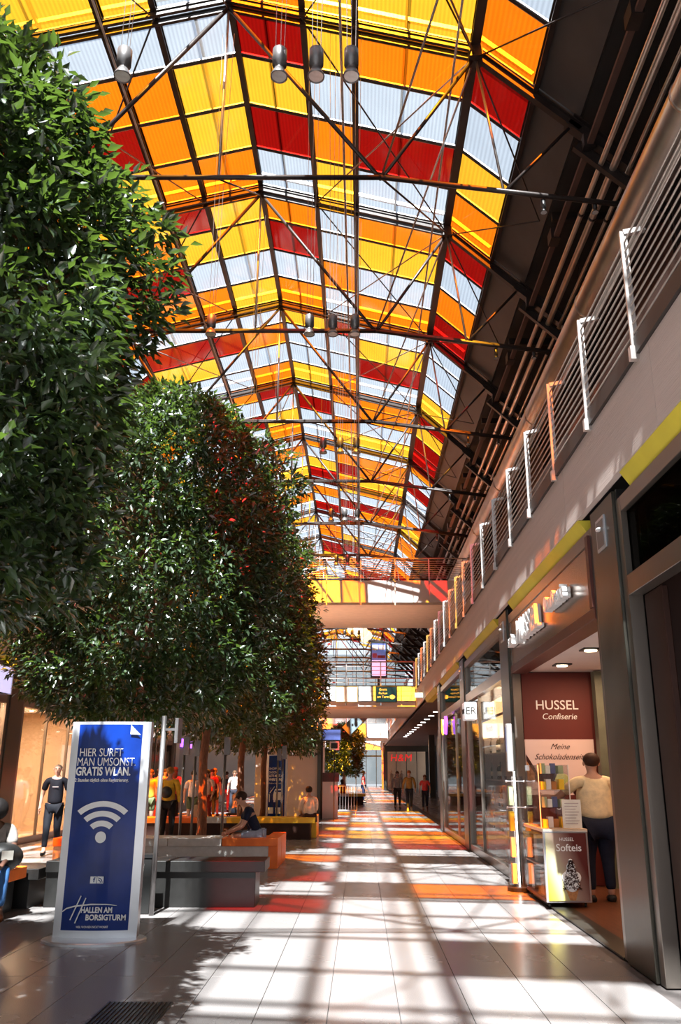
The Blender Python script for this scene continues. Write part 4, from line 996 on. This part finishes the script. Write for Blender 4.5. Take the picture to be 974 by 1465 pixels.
# lamp stake and litter bin in front of the near bench
stk = empty('lamp_stake', (-2.46, 10.8, 0), 'thin grey lamp stake standing just right of the wifi sign', 'lamp post')
MB().tube([(-2.46, 10.8, 0), (-2.46, 10.8, 2.28)], .03, 10).build('pole', M['lampgrey'], stk, smooth=True)
MB().box(-2.30, -2.26, 10.7, 10.95, 1.95, 2.25).build('lamp_panel', M['lampgrey'], stk); MB().box(-2.46, -2.28, 10.78, 10.80, 2.1, 2.13).build('arm', M['lampgrey'], stk)
bn_ = empty('litter_bin', (-2.62, 10.95, 0), 'slim black litter bin with small pale label beside the wifi sign', 'bin')
MB().box(-2.74, -2.50, 10.86, 11.08, 0, .62).build('body', M['black'], bn_, bevel=.012); MB().box(-2.75, -2.49, 10.85, 11.09, .62, .66).build('lid', M['gasket'], bn_)
MB().box(-2.66, -2.60, 10.855, 10.86, .48, .55).build('label_plate', M['label_w'], bn_)
bn2 = empty('litter_bin', (-5.35, 19.4, 0), 'grey metal litter bin with rounded top right behind the wifi sign', 'bin')
MB().lathe([(.26, 0), (.26, .92), (.24, .97), (.15, .99)], (-5.35, 19.4, 0), 20).build('body', M['clad_lt'], bn2, smooth=True); MB().lathe([(.27, .80), (.27, .83)], (-5.35, 19.4, 0), 20).build('band', M['gasket'], bn2)

def stake(x, y, label, h=2.3):
    t = empty('tree_stake', (x, y, .02), label, 'post', 'grey lamp stakes round the trees')
    MB().tube([(x, y, .02), (x, y, h)], .028, 10).build('pole', M['lampgrey'], t, smooth=True)
    MB().box(x - .02, x + .10, y - .06, y + .06, h - .35, h).build('lamp_head', M['lampgrey'], t)
for (x, y, lb) in ((-3.62, 17.9, 'left of the trunk behind the middle bench'), (-2.78, 17.9, 'right of the trunk behind the middle bench'), (-3.75, 19.8, 'behind the bench farther left'), (-2.1, 23.6, 'left of the blue parking sign'), (-3.2, 30.3, 'beside the far trunk'), (-2.5, 26.4, 'in front of the kiosk')):
    stake(x, y, 'slim grey lamp stake ' + lb)

# crowd barrier
cb = empty('crowd_barrier', (-.75, 34.5, 0), 'silver crowd barrier of thin bars standing across the far aisle', 'barrier')
MB().tube([(-1.25, 34.5, .2), (-1.25, 34.5, 1.1), (-.15, 34.5, 1.1), (-.15, 34.5, .2), (-1.25, 34.5, .2)], .02, 8).build('frame_tube', M['alu'], cb, smooth=True)
for k in range(9): MB().tube([(-1.14 + .11 * k, 34.5, .2), (-1.14 + .11 * k, 34.5, 1.1)], .009, 6).build('bar', M['alu'], cb, smooth=True)
for x in (-1.2, -.2): MB().tube([(x, 34.25, .01), (x, 34.5, .2), (x, 34.75, .01)], .015, 6).build('foot', M['alu'], cb, smooth=True)

# ------------------------------------------------------------------ benches
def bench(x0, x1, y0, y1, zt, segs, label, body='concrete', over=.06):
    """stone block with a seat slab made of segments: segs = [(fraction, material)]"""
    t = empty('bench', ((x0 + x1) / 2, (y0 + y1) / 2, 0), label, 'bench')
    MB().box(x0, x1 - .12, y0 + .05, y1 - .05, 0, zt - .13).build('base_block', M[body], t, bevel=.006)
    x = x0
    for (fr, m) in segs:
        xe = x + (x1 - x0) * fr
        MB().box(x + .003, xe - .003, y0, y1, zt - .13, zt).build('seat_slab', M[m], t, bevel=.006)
        x = xe
    return t
bench(-3.95, -1.20, 11.35, 11.95, .54, [(.55, 'concrete'), (.45, 'concrete')], 'stone bench darkened for tree shade right of the wifi sign, nearest of the row')
b2 = bench(-5.4, -1.45, 15.75, 16.5, .50, [(.26, 'orange_seat'), (.25, 'stone_lt'), (.24, 'stone_lt'), (.25, 'orange_seat')], 'white and orange bench the man in navy sits on', body='stone_lt')
MB().box(-1.70, -1.45, 16.5, 17.4, 0, .50).build('side_arm', M['orange_seat'], b2, bevel=.006)
MB().box(-1.62, -1.455, 15.78, 16.5, 0, .37).build('end_block', M['orange_seat'], b2, bevel=.006)
b3 = bench(-5.6, -1.15, 22.4, 23.1, .52, [(.34, 'orange_seat'), (.16, 'stone_lt'), (.5, 'yellow_seat')], 'long dark bench with yellow and orange seat in front of the parking sign', body='darkwood')
MB().box(-1.35, -1.15, 23.1, 24.4, 0, .52).build('side_arm', M['yellow_seat'], b3, bevel=.006)
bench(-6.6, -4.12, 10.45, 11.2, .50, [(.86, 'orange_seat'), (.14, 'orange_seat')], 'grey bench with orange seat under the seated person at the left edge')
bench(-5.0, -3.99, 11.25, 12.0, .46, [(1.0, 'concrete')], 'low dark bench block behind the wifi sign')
bench(-1.9, .25, 46.0, 47.0, .55, [(.6, 'stone_lt'), (.4, 'yellow_seat')], 'far bench with yellow end behind the crowd barrier', body='darkwood')

# ------------------------------------------------------------------ trees
LEAF = leaf_mat('ficus_leaf', (0.004, 0.013, 0.004), (0.036, 0.066, 0.028), (0.15, 0.26, 0.03))
def leaf_arrays(pos, d, nrm, L, W_):
    """pos,d,nrm: (N,3); returns verts (N*6,3), tris (N*4,3): folded pointed leaf"""
    side = np.cross(d, nrm); side /= np.linalg.norm(side, axis=1, keepdims=True) + 1e-9
    up_ = np.cross(side, d)
    L = L[:, None]; W_ = W_[:, None]
    p0 = pos; pm = pos + d * L * .45 - up_ * L * .06; p3 = pos + d * L - up_ * L * .16
    l1 = pos + d * L * .40 + side * W_ + up_ * W_ * .35; r1 = pos + d * L * .40 - side * W_ + up_ * W_ * .35
    V = np.stack([p0, l1, p3, r1, pm], 1).reshape(-1, 3)
    N = len(pos); b = (np.arange(N) * 5)[:, None]
    T = np.concatenate([b + np.array([[0, 1, 4]]), b + np.array([[4, 1, 2]]), b + np.array([[0, 4, 3]]), b + np.array([[4, 2, 3]])], 1).reshape(-1, 3)
    return V, T
def np_mesh(name, V, T, m):
    me = bpy.data.meshes.new(name); me.vertices.add(len(V)); me.vertices.foreach_set('co', V.astype(np.float32).ravel())
    me.loops.add(T.size); me.loops.foreach_set('vertex_index', T.astype(np.int32).ravel())
    me.polygons.add(len(T)); me.polygons.foreach_set('loop_start', np.arange(0, T.size, 3, dtype=np.int32)); me.polygons.foreach_set('loop_total', np.full(len(T), 3, dtype=np.int32))
    me.update(calc_edges=True); me.validate(); me.materials.append(m); return me
lv, lt = leaf_arrays(np.array([[0., 0, 0]]), np.array([[0., 1, 0]]), np.array([[0., 0, 1]]), np.array([1.0]), np.array([.24]))
LEAF_ME = np_mesh('leaf', lv, lt, LEAF)

def tree(cx, cy, r0, zb, zt, n_cl, size, label, n_part, lean=(0.0, 0.0), seed=1, zc_frac=.60, low=.62):
    rng = np.random.default_rng(seed)
    t = empty('fig_tree', (cx, cy, 0), label, 'tree', 'indoor trees in a row down the hall')
    zc = zb + (zt - zb) * zc_frac
    def rad(z, th):
        u = np.where(z > zc, (z - zc) / (zt - zc), (zc - z) / (zc - zb))
        base = np.where(z > zc, np.clip(1 - u ** 2.7, 0, 1) ** .55, low + (1 - low) * np.sqrt(np.clip(1 - u ** 2.6, 0, 1)))
        lump = 1 + .06 * np.sin(3 * th + 1.7 * z + seed) + .07 * np.sin(5 * th - 2.3 * z + 2 * seed) + .08 * np.sin(9 * th + 4.1 * z + 3 * np.sin(2.2 * z + th))
        return r0 * base * lump
    z = zb + (zt - zb) * rng.random(n_cl) ** .92; th = rng.random(n_cl) * 2 * PI
    fr = 1 - np.abs(rng.normal(0, .20, n_cl)); fr = np.clip(fr, .12, 1.02)
    rr = rad(z, th) * fr
    C = np.stack([rr * np.cos(th) + lean[0] * (z - zb), rr * np.sin(th) + lean[1] * (z - zb), z], 1)
    out_ = np.stack([np.cos(th), np.sin(th), .25 + .9 * np.clip((z - zc) / (zt - zc), 0, 1)], 1); out_ /= np.linalg.norm(out_, axis=1, keepdims=True)
    k = 11
    P = np.repeat(C, k, 0); O = np.repeat(out_, k, 0); N = len(P)
    tw = rng.normal(0, 1, (N, 3)); tw /= np.linalg.norm(tw, axis=1, keepdims=True)
    P = P + tw * size * rng.random((N, 1)) * 1.35
    d = O * .75 + tw * .9 + np.array([0, 0, -.35]); d /= np.linalg.norm(d, axis=1, keepdims=True)
    nrm = np.array([0, 0, 1.0]) + O * .6 + rng.normal(0, .45, (N, 3)); nrm /= np.linalg.norm(nrm, axis=1, keepdims=True)
    L = size * rng.uniform(.75, 1.25, N); Wd = L * rng.uniform(.20, .27, N)
    # large leaves nearest the viewer as parts of their own
    dist = np.linalg.norm(P + np.array([cx, cy, -1.6]), axis=1); on_out = np.repeat(fr, k) > .9
    u_ = P[:, 0] + cx; v_ = P[:, 1] + cy; zc_ = v_ * .955 + (P[:, 2] - 1.6) * .297; yu = -(v_) * .297 + (P[:, 2] - 1.6) * .955
    vis = (zc_ > 1) & (np.abs(u_ / zc_) < .42) & (np.abs(yu / zc_) < .6) & on_out
    order_ = np.argsort(np.where(vis, dist, 1e9)); pick = order_[:n_part] if n_part else np.array([], int)
    keep = np.ones(N, bool); keep[pick] = False
    V, T = leaf_arrays(P[keep], d[keep], nrm[keep], L[keep], Wd[keep])
    o = bpy.data.objects.new('foliage', np_mesh('foliage', V, T, LEAF)); COL.objects.link(o); o.parent = t; tag(o, kind='stuff')
    for i in pick:
        dv = Vector(d[i]); nv = Vector(nrm[i]); sd = dv.cross(nv).normalized(); upv = sd.cross(dv)
        Rm = Matrix((sd, dv, upv)).transposed()
        inst('leaf', LEAF_ME, t, P[i], Rm.to_euler(), (L[i],) * 3)
    # trunk with forks
    def limb(pts, rs, nm): MB().tube(pts, rs, 9).build(nm, M['bark'], t, local=True, smooth=True)
    lx, ly = lean
    z1 = zb + .25
    limb([(0, 0, .02), (.03, 0, .5), (-.02, .02, z1 * .7), (.04, 0, z1), (.10 + lx, .05, zb + (zt - zb) * .35), (lx * (zt - zb) * .6, 0, zb + (zt - zb) * .62), (lx * (zt - zb) * .8, 0, zt - .9)], [.13, .10, .09, .085, .07, .045, .015], 'trunk')
    for q in range(9):
        a = q * 2.4 + seed; zz = z1 + (zt - zb) * (.02 + .075 * q); ln = r0 * rng.uniform(.55, .85)
        b0 = (.04 + lx * (zz - zb), 0, zz)
        limb([b0, (b0[0] + ln * .4 * math.cos(a), ln * .4 * math.sin(a), zz + .35), (b0[0] + ln * math.cos(a), ln * math.sin(a), zz + .95)], [.05, .035, .012], 'branch')
    # root ball bed
    MB().lathe([(.55, 0), (.52, .03), (.3, .05)], (0, 0, .001), 20).build('soil_bed', M['soil'], t, local=True)
    return t
tree(-3.42, 5.15, 1.84, 2.55, 6.85, 5600, .105, 'large dark green tree filling the left edge, nearest of the row', 300, (0.0, 0), 3, .50, .50)
tree(-3.25, 12.5, 2.08, 2.35, 7.35, 5200, .105, 'rounded leafy tree with reddish patches, second of the row', 240, (0, 0), 5, .62, .42)
tree(-3.30, 18.4, 2.10, 2.4, 7.7, 3000, .13, 'green tree with bark trunk rising behind the middle bench, third of the row', 0, (0, 0), 8, .6, .72)
tree(-3.30, 24.2, 2.05, 2.4, 7.6, 2300, .15, 'green tree with orange tinted leaves, fourth of the row', 0, (0, 0), 9, .55, .75)
tree(-3.25, 29.4, 2.02, 2.3, 7.3, 2000, .16, 'green tree with orange tinted leaves, fifth of the row beside the kiosk', 0, (0, 0), 12, .5, .8)
tree(-1.0, 52.0, 1.15, 1.5, 4.3, 900, .16, 'small round green tree beyond the crowd barrier', 0, (0, 0), 14, .5, .7)

# ------------------------------------------------------------------ people
def skin_me(nodes, edges, mats, sub=2):
    bm = bmesh.new(); ly = bm.verts.layers.skin.verify(); vs = []
    for i, (co, r) in enumerate(nodes):
        v = bm.verts.new(co); rr = r if isinstance(r, tuple) else (r, r); v[ly].radius = rr; v[ly].use_root = (i == 0); vs.append(v)
    for a, b in edges: bm.edges.new((vs[a], vs[b]))
    me = bpy.data.meshes.new('tmp'); bm.to_mesh(me); bm.free()
    o = bpy.data.objects.new('tmp', me); COL.objects.link(o)
    m = o.modifiers.new('s', 'SKIN'); m.use_smooth_shade = True; m.branch_smoothing = .3
    if sub: s = o.modifiers.new('u', 'SUBSURF'); s.levels = sub; s.render_levels = sub
    dg = bpy.context.evaluated_depsgraph_get(); dg.update()
    out_ = bpy.data.meshes.new_from_object(o.evaluated_get(dg)); bpy.data.objects.remove(o); bpy.data.meshes.remove(me)
    out_.materials.clear()
    for q in mats: out_.materials.append(q)
    out_.polygons.foreach_set('use_smooth', [True] * len(out_.polygons)); return out_

def pose(kind):
    J = dict(pel=(0, 0, .95), waist=(0, 0, 1.08), chest=(0, 0, 1.30), nb=(0, .01, 1.46), neck=(0, -.005, 1.53), jaw=(0, -.02, 1.585), hd=(0, -.012, 1.655), crn=(0, -.005, 1.715))
    for s, n in ((-1, 'L'), (1, 'R')):
        J['sh' + n] = (s * .185, .01, 1.42); J['el' + n] = (s * .25, .03, 1.14); J['wr' + n] = (s * .26, -.04, .90)
        J['hip' + n] = (s * .095, 0, .90); J['kn' + n] = (s * .105, -.01, .50); J['an' + n] = (s * .11, .02, .09); J['toe' + n] = (s * .13, -.13, .04)
    if kind == 'walk':
        J['knL'] = (-.09, -.17, .52); J['anL'] = (-.09, -.24, .10); J['toeL'] = (-.10, -.38, .05)
        J['knR'] = (.09, .02, .50); J['anR'] = (.09, .26, .17); J['toeR'] = (.10, .14, .05)
        J['elL'] = (-.27, .08, 1.15); J['wrL'] = (-.28, .02, .92); J['elR'] = (.27, .02, 1.14); J['wrR'] = (.27, -.12, .94)
    if kind == 'stand_arm':     # one hand reaching to the display
        J['elR'] = (.40, -.08, 1.22); J['wrR'] = (.46, -.34, 1.24); J['elL'] = (-.30, -.10, 1.18); J['wrL'] = (-.20, -.34, 1.20)
    if kind in ('sit', 'sit_lean'):
        ln = .16 if kind == 'sit' else .38; dz = .42
        for k in ('pel', 'waist', 'chest', 'nb', 'neck', 'jaw', 'hd', 'crn'):
            x, y, z = J[k]; h = z - .95; J[k] = (x, y - ln * h * (1 + .3 * h), z - dz - .12 * ln * h * 2)
        for n, s in (('L', -1), ('R', 1)):
            x, y, z = J['sh' + n]; h = z - .95; J['sh' + n] = (x, y - ln * h * 1.1, z - dz - .1 * ln * h * 2)
            J['hip' + n] = (s * .10, 0, .53); J['kn' + n] = (s * .14, -.44, .53); J['an' + n] = (s * .14, -.40, .10); J['toe' + n] = (s * .15, -.55, .04)
            sx, sy, sz = J['sh' + n]; J['el' + n] = (s * .23, sy - .10, sz - .26); J['wr' + n] = (s * .12, sy - .32, sz - .36)
    return J
def person(x, y, h, face, kind, label, cols, hair=(.03, .02, .015), hairlen='short', z0=0.0, skin='skin', shorts=False, sleeve=True, detail=True, extra=None, bulk=1.0, dress=False):
    J = pose(kind); t = empty('person', (x, y, z0), label, 'person', rz=face); sc = h / 1.78; t.scale = (sc * bulk ** .5, sc, sc)
    B = bulk
    nodes = []; edges = []
    def nd(co, r): nodes.append((co, r)); return len(nodes) - 1
    pel = nd(J['pel'], (.15 * B, .11 * B)); wa = nd(J['waist'], (.135 * B, .10 * B)); chs = nd(J['chest'], (.155 * B, .11 * B)); nb = nd(J['nb'], (.10, .075)); ne = nd(J['neck'], .052)
    jw = nd(J['jaw'], (.062, .072)); hd = nd(J['hd'], (.077, .095)); cr = nd(J['crn'], (.060, .075))
    edges += [(pel, wa), (wa, chs), (chs, nb), (nb, ne), (ne, jw), (jw, hd), (hd, cr)]
    for n, s in (('L', -1), ('R', 1)):
        a = nd(J['sh' + n], .062); b = nd(J['el' + n], .043); c = nd(J['wr' + n], .027)
        w_ = Vector(J['wr' + n]); e = Vector(J['el' + n]); dv = (w_ - e).normalized(); c2 = nd(tuple(w_ + dv * .045), (.034, .018)); c3 = nd(tuple(w_ + dv * .085), (.036, .015))
        edges += [(nb, a), (a, b), (b, c), (c, c2), (c2, c3)]
        if detail:
            sd = dv.cross(Vector((s, .2, 0))).normalized()
            cl = Vector((-s, -.3, 0)) * .35
            for q, (o_, ln) in enumerate(((-.030, .062), (-.010, .074), (.010, .070), (.029, .054))):
                p1 = w_ + dv * .098 + sd * o_; p2 = p1 + (dv + cl * .3).normalized() * ln * .5; p3 = p2 + (dv + cl).normalized() * ln * .5
                i1 = nd(tuple(p1), .0095); i2 = nd(tuple(p2), .009); i3 = nd(tuple(p3), .0075); edges += [(c3, i1), (i1, i2), (i2, i3)]
            p1 = w_ + dv * .040 - sd * .046; p2 = p1 + (dv * .8 - sd * .5).normalized() * .045
            i1 = nd(tuple(p1), .012); i2 = nd(tuple(p2), .0095); edges += [(c2, i1), (i1, i2)]
        hp = nd(J['hip' + n], (.095 * B, .10 * B)); kn = nd(J['kn' + n], .058); ak = nd(J['an' + n], .038); to = nd(J['toe' + n], (.042, .028))
        mid = tuple((Vector(J['kn' + n]) * .62 + Vector(J['an' + n]) * .38)); cf = nd(mid, .058)
        edges += [(pel, hp), (hp, kn), (kn, cf), (cf, ak), (ak, to)]
    sk = M[skin]
    body = bpy.data.objects.new('body', skin_me(nodes, edges, [sk], 2)); COL.objects.link(body); body.parent = t
    hx, hy, hz = J['hd']
    f = MB().ell((hx, hy - .100, hz - .022), (.014, .020, .024), 8, 6)
    for s in (-1, 1): f.ell((hx + s * .086, hy + .005, hz - .01), (.012, .022, .032), 8, 6)
    f.build('nose_and_ears', sk, t, local=True, smooth=True)
    ey = MB()
    for s in (-1, 1): ey.ell((hx + s * .032, hy - .086, hz + .008), (.013, .010, .009), 8, 6, 0)
    ey.build('eyes', M['black'], t, local=True, smooth=True)
    MB().ell((hx, hy - .090, hz - .062), (.026, .010, .007), 8, 6).build('mouth', M['maroon'], t, local=True, smooth=True)
    hm_ = cloth('hair_%d' % random.randint(0, 9999), hair, .6)
    if hairlen != 'bald':
        hb = MB().ell((hx, hy + .022, hz + .035), (.094, .108, .092), 14, 10)
        if hairlen == 'long': hb.ell((hx, hy + .075, hz - .10), (.085, .05, .17), 12, 8)
        if hairlen == 'bun': hb.ell((hx, hy + .13, hz + .03), (.055, .05, .055), 12, 8)
        if hairlen == 'big': hb.ell((hx, hy + .03, hz + .02), (.13, .14, .13), 14, 10)
        hb.build('hair', hm_, t, local=True, smooth=True)
    elif hairlen == 'bald':
        MB().ell((hx, hy + .030, hz + .018), (.086, .098, .072), 14, 10).build('stubble_hair', hm_, t, local=True, smooth=True)
    # shirt
    top, bot, shoe = cols
    mt = cloth('shirt_%d' % random.randint(0, 99999), top); mbm = cloth('trousers_%d' % random.randint(0, 99999), bot); ms = cloth('shoe_%d' % random.randint(0, 99999), shoe, .5)
    n2 = []; e2 = []
    def n_(co, r): n2.append((co, r)); return len(n2) - 1
    V_ = lambda k: Vector(J[k])
    p_ = n_(tuple(V_('pel') + Vector((0, 0, -.02))), (.175 * B, .135 * B)); w2 = n_(J['waist'], (.158 * B, .125 * B)); c2 = n_(J['chest'], (.178 * B, .132 * B)); b2_ = n_(tuple(V_('nb') + Vector((0, 0, -.02))), (.105, .088))
    e2 += [(p_, w2), (w2, c2), (c2, b2_)]
    for n in 'LR':
        s1 = n_(tuple(V_('sh' + n)), .078); el = V_('el' + n); s2 = n_(tuple(V_('sh' + n).lerp(el, .72 if sleeve else .35)), .066); e2 += [(b2_, s1), (s1, s2)]
        if sleeve == 'long':
            s3 = n_(tuple(el), .056); s4 = n_(tuple(el.lerp(V_('wr' + n), .85)), .042); e2 += [(s2, s3), (s3, s4)]
    o = bpy.data.objects.new('shirt', skin_me(n2, e2, [mt], 2)); COL.objects.link(o); o.parent = t
    n2 = []; e2 = []
    p_ = n_(tuple(V_('pel') + Vector((0, 0, -.005))), (.150 * B, .118 * B))
    for n in 'LR':
        h1 = n_(J['hip' + n], (.108 * B, .112 * B)); k1 = n_(tuple(V_('kn' + n) if not shorts else V_('hip' + n).lerp(V_('kn' + n), .8)), .076 if not shorts else .09); e2 += [(p_, h1), (h1, k1)]
        if not shorts: a1 = n_(tuple(V_('kn' + n).lerp(V_('an' + n), .92)), .056); e2 += [(k1, a1)]
    o = bpy.data.objects.new('trousers' if not shorts else 'shorts', skin_me(n2, e2, [mbm], 2)); COL.objects.link(o); o.parent = t
    for n in 'LR':
        a = V_('an' + n); b = V_('toe' + n); d_ = (b - a); d_.z = 0; d_.normalize(); zb = min(a.z, b.z) - .035
        zb = max(0.0, a.z - .09)
        hl = a - d_ * .05; sh_ = MB().tube([(hl.x, hl.y, zb + .035), (a.x, a.y, zb + .05), ((a.x + b.x) / 2, (a.y + b.y) / 2, zb + .04 if kind != 'walk' or n == 'L' else (a.z + b.z) / 2), (b.x + d_.x * .03, b.y + d_.y * .03, max(.03, b.z - .01))], [.035, .050, .046, .030], 10)
        sh_.build('shoe', ms, t, local=True, smooth=True)
    if extra: extra(t, J)
    return t

def jacket_over_arm(t, J):
    x, y, z = J['wrR']; MB().tube([(x + .02, y + .02, z + .08), (x + .04, y, z - .10), (x + .05, y + .02, z - .38)], [.05, .10, .07], 10).build('carried_jacket', M['black'], t, local=True, smooth=True)
    MB().box(-.06, .06, -.135, -.13, 1.30, 1.31).build('shirt_print', M['poster_grey'], t, local=True)
person(-6.35, 18.4, 1.80, R(12), 'walk', 'bald man in black t-shirt walking past the left shop', ((.004, .004, .008), (.004, .005, .009), (.01, .008, .008)), (.25, .17, .12), 'bald', extra=jacket_over_arm)
person(3.12, 11.85, 1.86, R(186), 'stand_arm', 'man in pale yellow t-shirt and jeans seen from behind in the chocolate shop', ((.80, .66, .42), (.012, .016, .035), (.02, .02, .02)), (.05, .02, .012), 'short', bulk=1.36)
def laptop(t, J):
    MB().box(-.14, .14, -.50, -.28, .60, .62).build('held_phone', M['black'], t, local=True)
person(-1.86, 16.12, 1.76, R(-78), 'sit_lean', 'man in navy t-shirt leaning forward on the white and orange bench', ((.010, .014, .035), (.30, .36, .48), (.03, .02, .02)), (.03, .015, .01), 'short', z0=-.0, shorts=True, extra=laptop)
def dark_bag(t, J):
    MB().ell((.12, -.30, .66), (.22, .16, .16), 14, 10).build('dark_bag', M['black'], t, local=True, smooth=True)
    MB().box(.10, .22, -.47, -.46, .64, .74).build('bag_print', M['label_w'], t, local=True)
person(-4.42, 10.75, 1.78, R(25), 'sit_lean', 'seated person in grey top and blue jeans cut by the left edge', ((.28, .25, .23), (.05, .14, .34), (.16, .05, .02)), (.012, .010, .010), 'big', skin='skin_dark', extra=dark_bag, bulk=1.1)
def shoulder_bag(t, J):
    MB().ell((.02, .17, 1.18), (.15, .08, .14), 12, 8).build('shoulder_bag', M['black'], t, local=True, smooth=True)
person(-4.62, 21.3, 1.74, R(175), 'stand', 'woman with hair bun, top coloured for yellow light, behind the wifi sign', ((.65, .40, .04), (.015, .014, .016), (.02, .02, .02)), (.35, .18, .05), 'bun', sleeve='long', extra=shoulder_bag, bulk=1.05)  # dark outfit; the yellow light on her is put into the shirt colour
person(-1.30, 22.75, 1.70, R(200), 'sit', 'man in pale shirt sitting on the yellow bench by the kiosk', ((.72, .55, .45), (.05, .02, .02), (.02, .02, .02)), (.02, .015, .012), 'short', sleeve='long')
person(2.12, 38.6, 1.70, R(0), 'walk', 'person in mustard jacket walking toward us down the far aisle', ((.30, .16, .04), (.02, .02, .03), (.6, .55, .5)), (.35, .10, .03), 'short', sleeve='long', detail=True)
person(1.72, 41.5, 1.68, R(5), 'stand', 'person in grey cardigan half hidden behind the mustard jacket', ((.33, .28, .27), (.05, .04, .04), (.03, .03, .03)), (.10, .05, .03), 'long', sleeve='long')
person(2.86, 39.4, 1.52, R(-5), 'walk', 'girl in coral t-shirt walking in the far aisle', ((.80, .08, .08), (.03, .03, .05), (.25, .1, .08)), (.20, .08, .04), 'long')
crowd = [(-6.6, 24.5, (.10, .10, .14), 'pale navy', 'short', 0), (-5.95, 24.9, (.80, .45, .05), 'yellow', 'short', 10), (-5.95, 26.0, (.62, .22, .20), 'pink checked', 'short', 170), (-5.75, 27.2, (.85, .16, .16), 'coral', 'long', 190),
         (-4.98, 26.2, (.72, .62, .58), 'white', 'short', 20), (-4.85, 27.8, (.78, .60, .55), 'off-white', 'long', -20), (-5.5, 32.5, (.55, .04, .03), 'red', 'long', 5), (-5.65, 34.0, (.03, .02, .04), 'black', 'long', 170),
         (-5.8, 38.0, (.04, .04, .05), 'charcoal', 'short', 180), (-5.25, 36.6, (.70, .66, .64), 'light grey', 'short', 0), (-6.9, 31.0, (.30, .02, .03), 'maroon', 'long', 30)]
for i, (x, y, c, nm, hl, fc) in enumerate(crowd):
    person(x, y, 1.66 + .04 * (i % 4), R(fc), 'walk' if i % 2 else 'stand', 'shopper in %s top among the crowd beyond the trees, %s' % (nm, ['left end', 'beside the navy one', 'back turned', 'next to the checked shirt', 'behind the bun', 'right of the white top', 'with bare red legs', 'near the red one', 'with backpack', 'right end of the crowd', 'far left'][i]),
           (c, [(.02, .02, .03), (.10, .12, .06), (.35, .05, .04)][i % 3], (.03, .03, .03)), [(.03, .02, .015), (.12, .06, .03)][i % 2], hl, shorts=(i % 3 == 1))
person(-.95, 46.4, 1.7, R(200), 'sit', 'distant person in dark red sitting on the far bench', ((.30, .03, .03), (.02, .02, .02), (.02, .02, .02)), (.03, .02, .02), 'long')
person(.15, 49.0, 1.72, R(90), 'stand', 'distant person in red top near the far bench', ((.75, .06, .05), (.02, .03, .08), (.02, .02, .02)), (.6, .4, .1), 'short')
person(-3.75, 26.6, 1.7, R(140), 'sit', 'person in blue jeans with raised knee left of the parking sign', ((.55, .30, .2), (.08, .18, .45), (.02, .02, .02)), (.10, .05, .03), 'short')
ks = empty('low_stool', (-3.75, 26.6, 0), 'low dark stool under the person left of the parking sign', 'stool'); MB().box(-4.0, -3.5, 26.35, 26.85, .40, .45).build('seat', M['darkwood'], ks)
for dx, dy in ((-.2, -.2), (.2, -.2), (-.2, .2), (.2, .2)): MB().box(-3.75 + dx - .02, -3.75 + dx + .02, 26.6 + dy - .02, 26.6 + dy + .02, 0, .40).build('leg', M['steel'], ks)
bg_ = empty('handbag', (-4.1, 22.75, .52), 'beige patterned handbag on the orange seat behind the trunk', 'bag')
MB().prism([(-4.28, .52), (-3.92, .52), (-3.96, .82), (-4.24, .82)], 'y', 22.65, 22.82).build('bag_body', M['stonebag'], bg_, bevel=.01); MB().tube([(-4.2, 22.73, .82), (-4.17, 22.73, .96), (-4.03, 22.73, .96), (-4.0, 22.73, .82)], .01, 6).build('handle', M['maroon'], bg_, smooth=True)
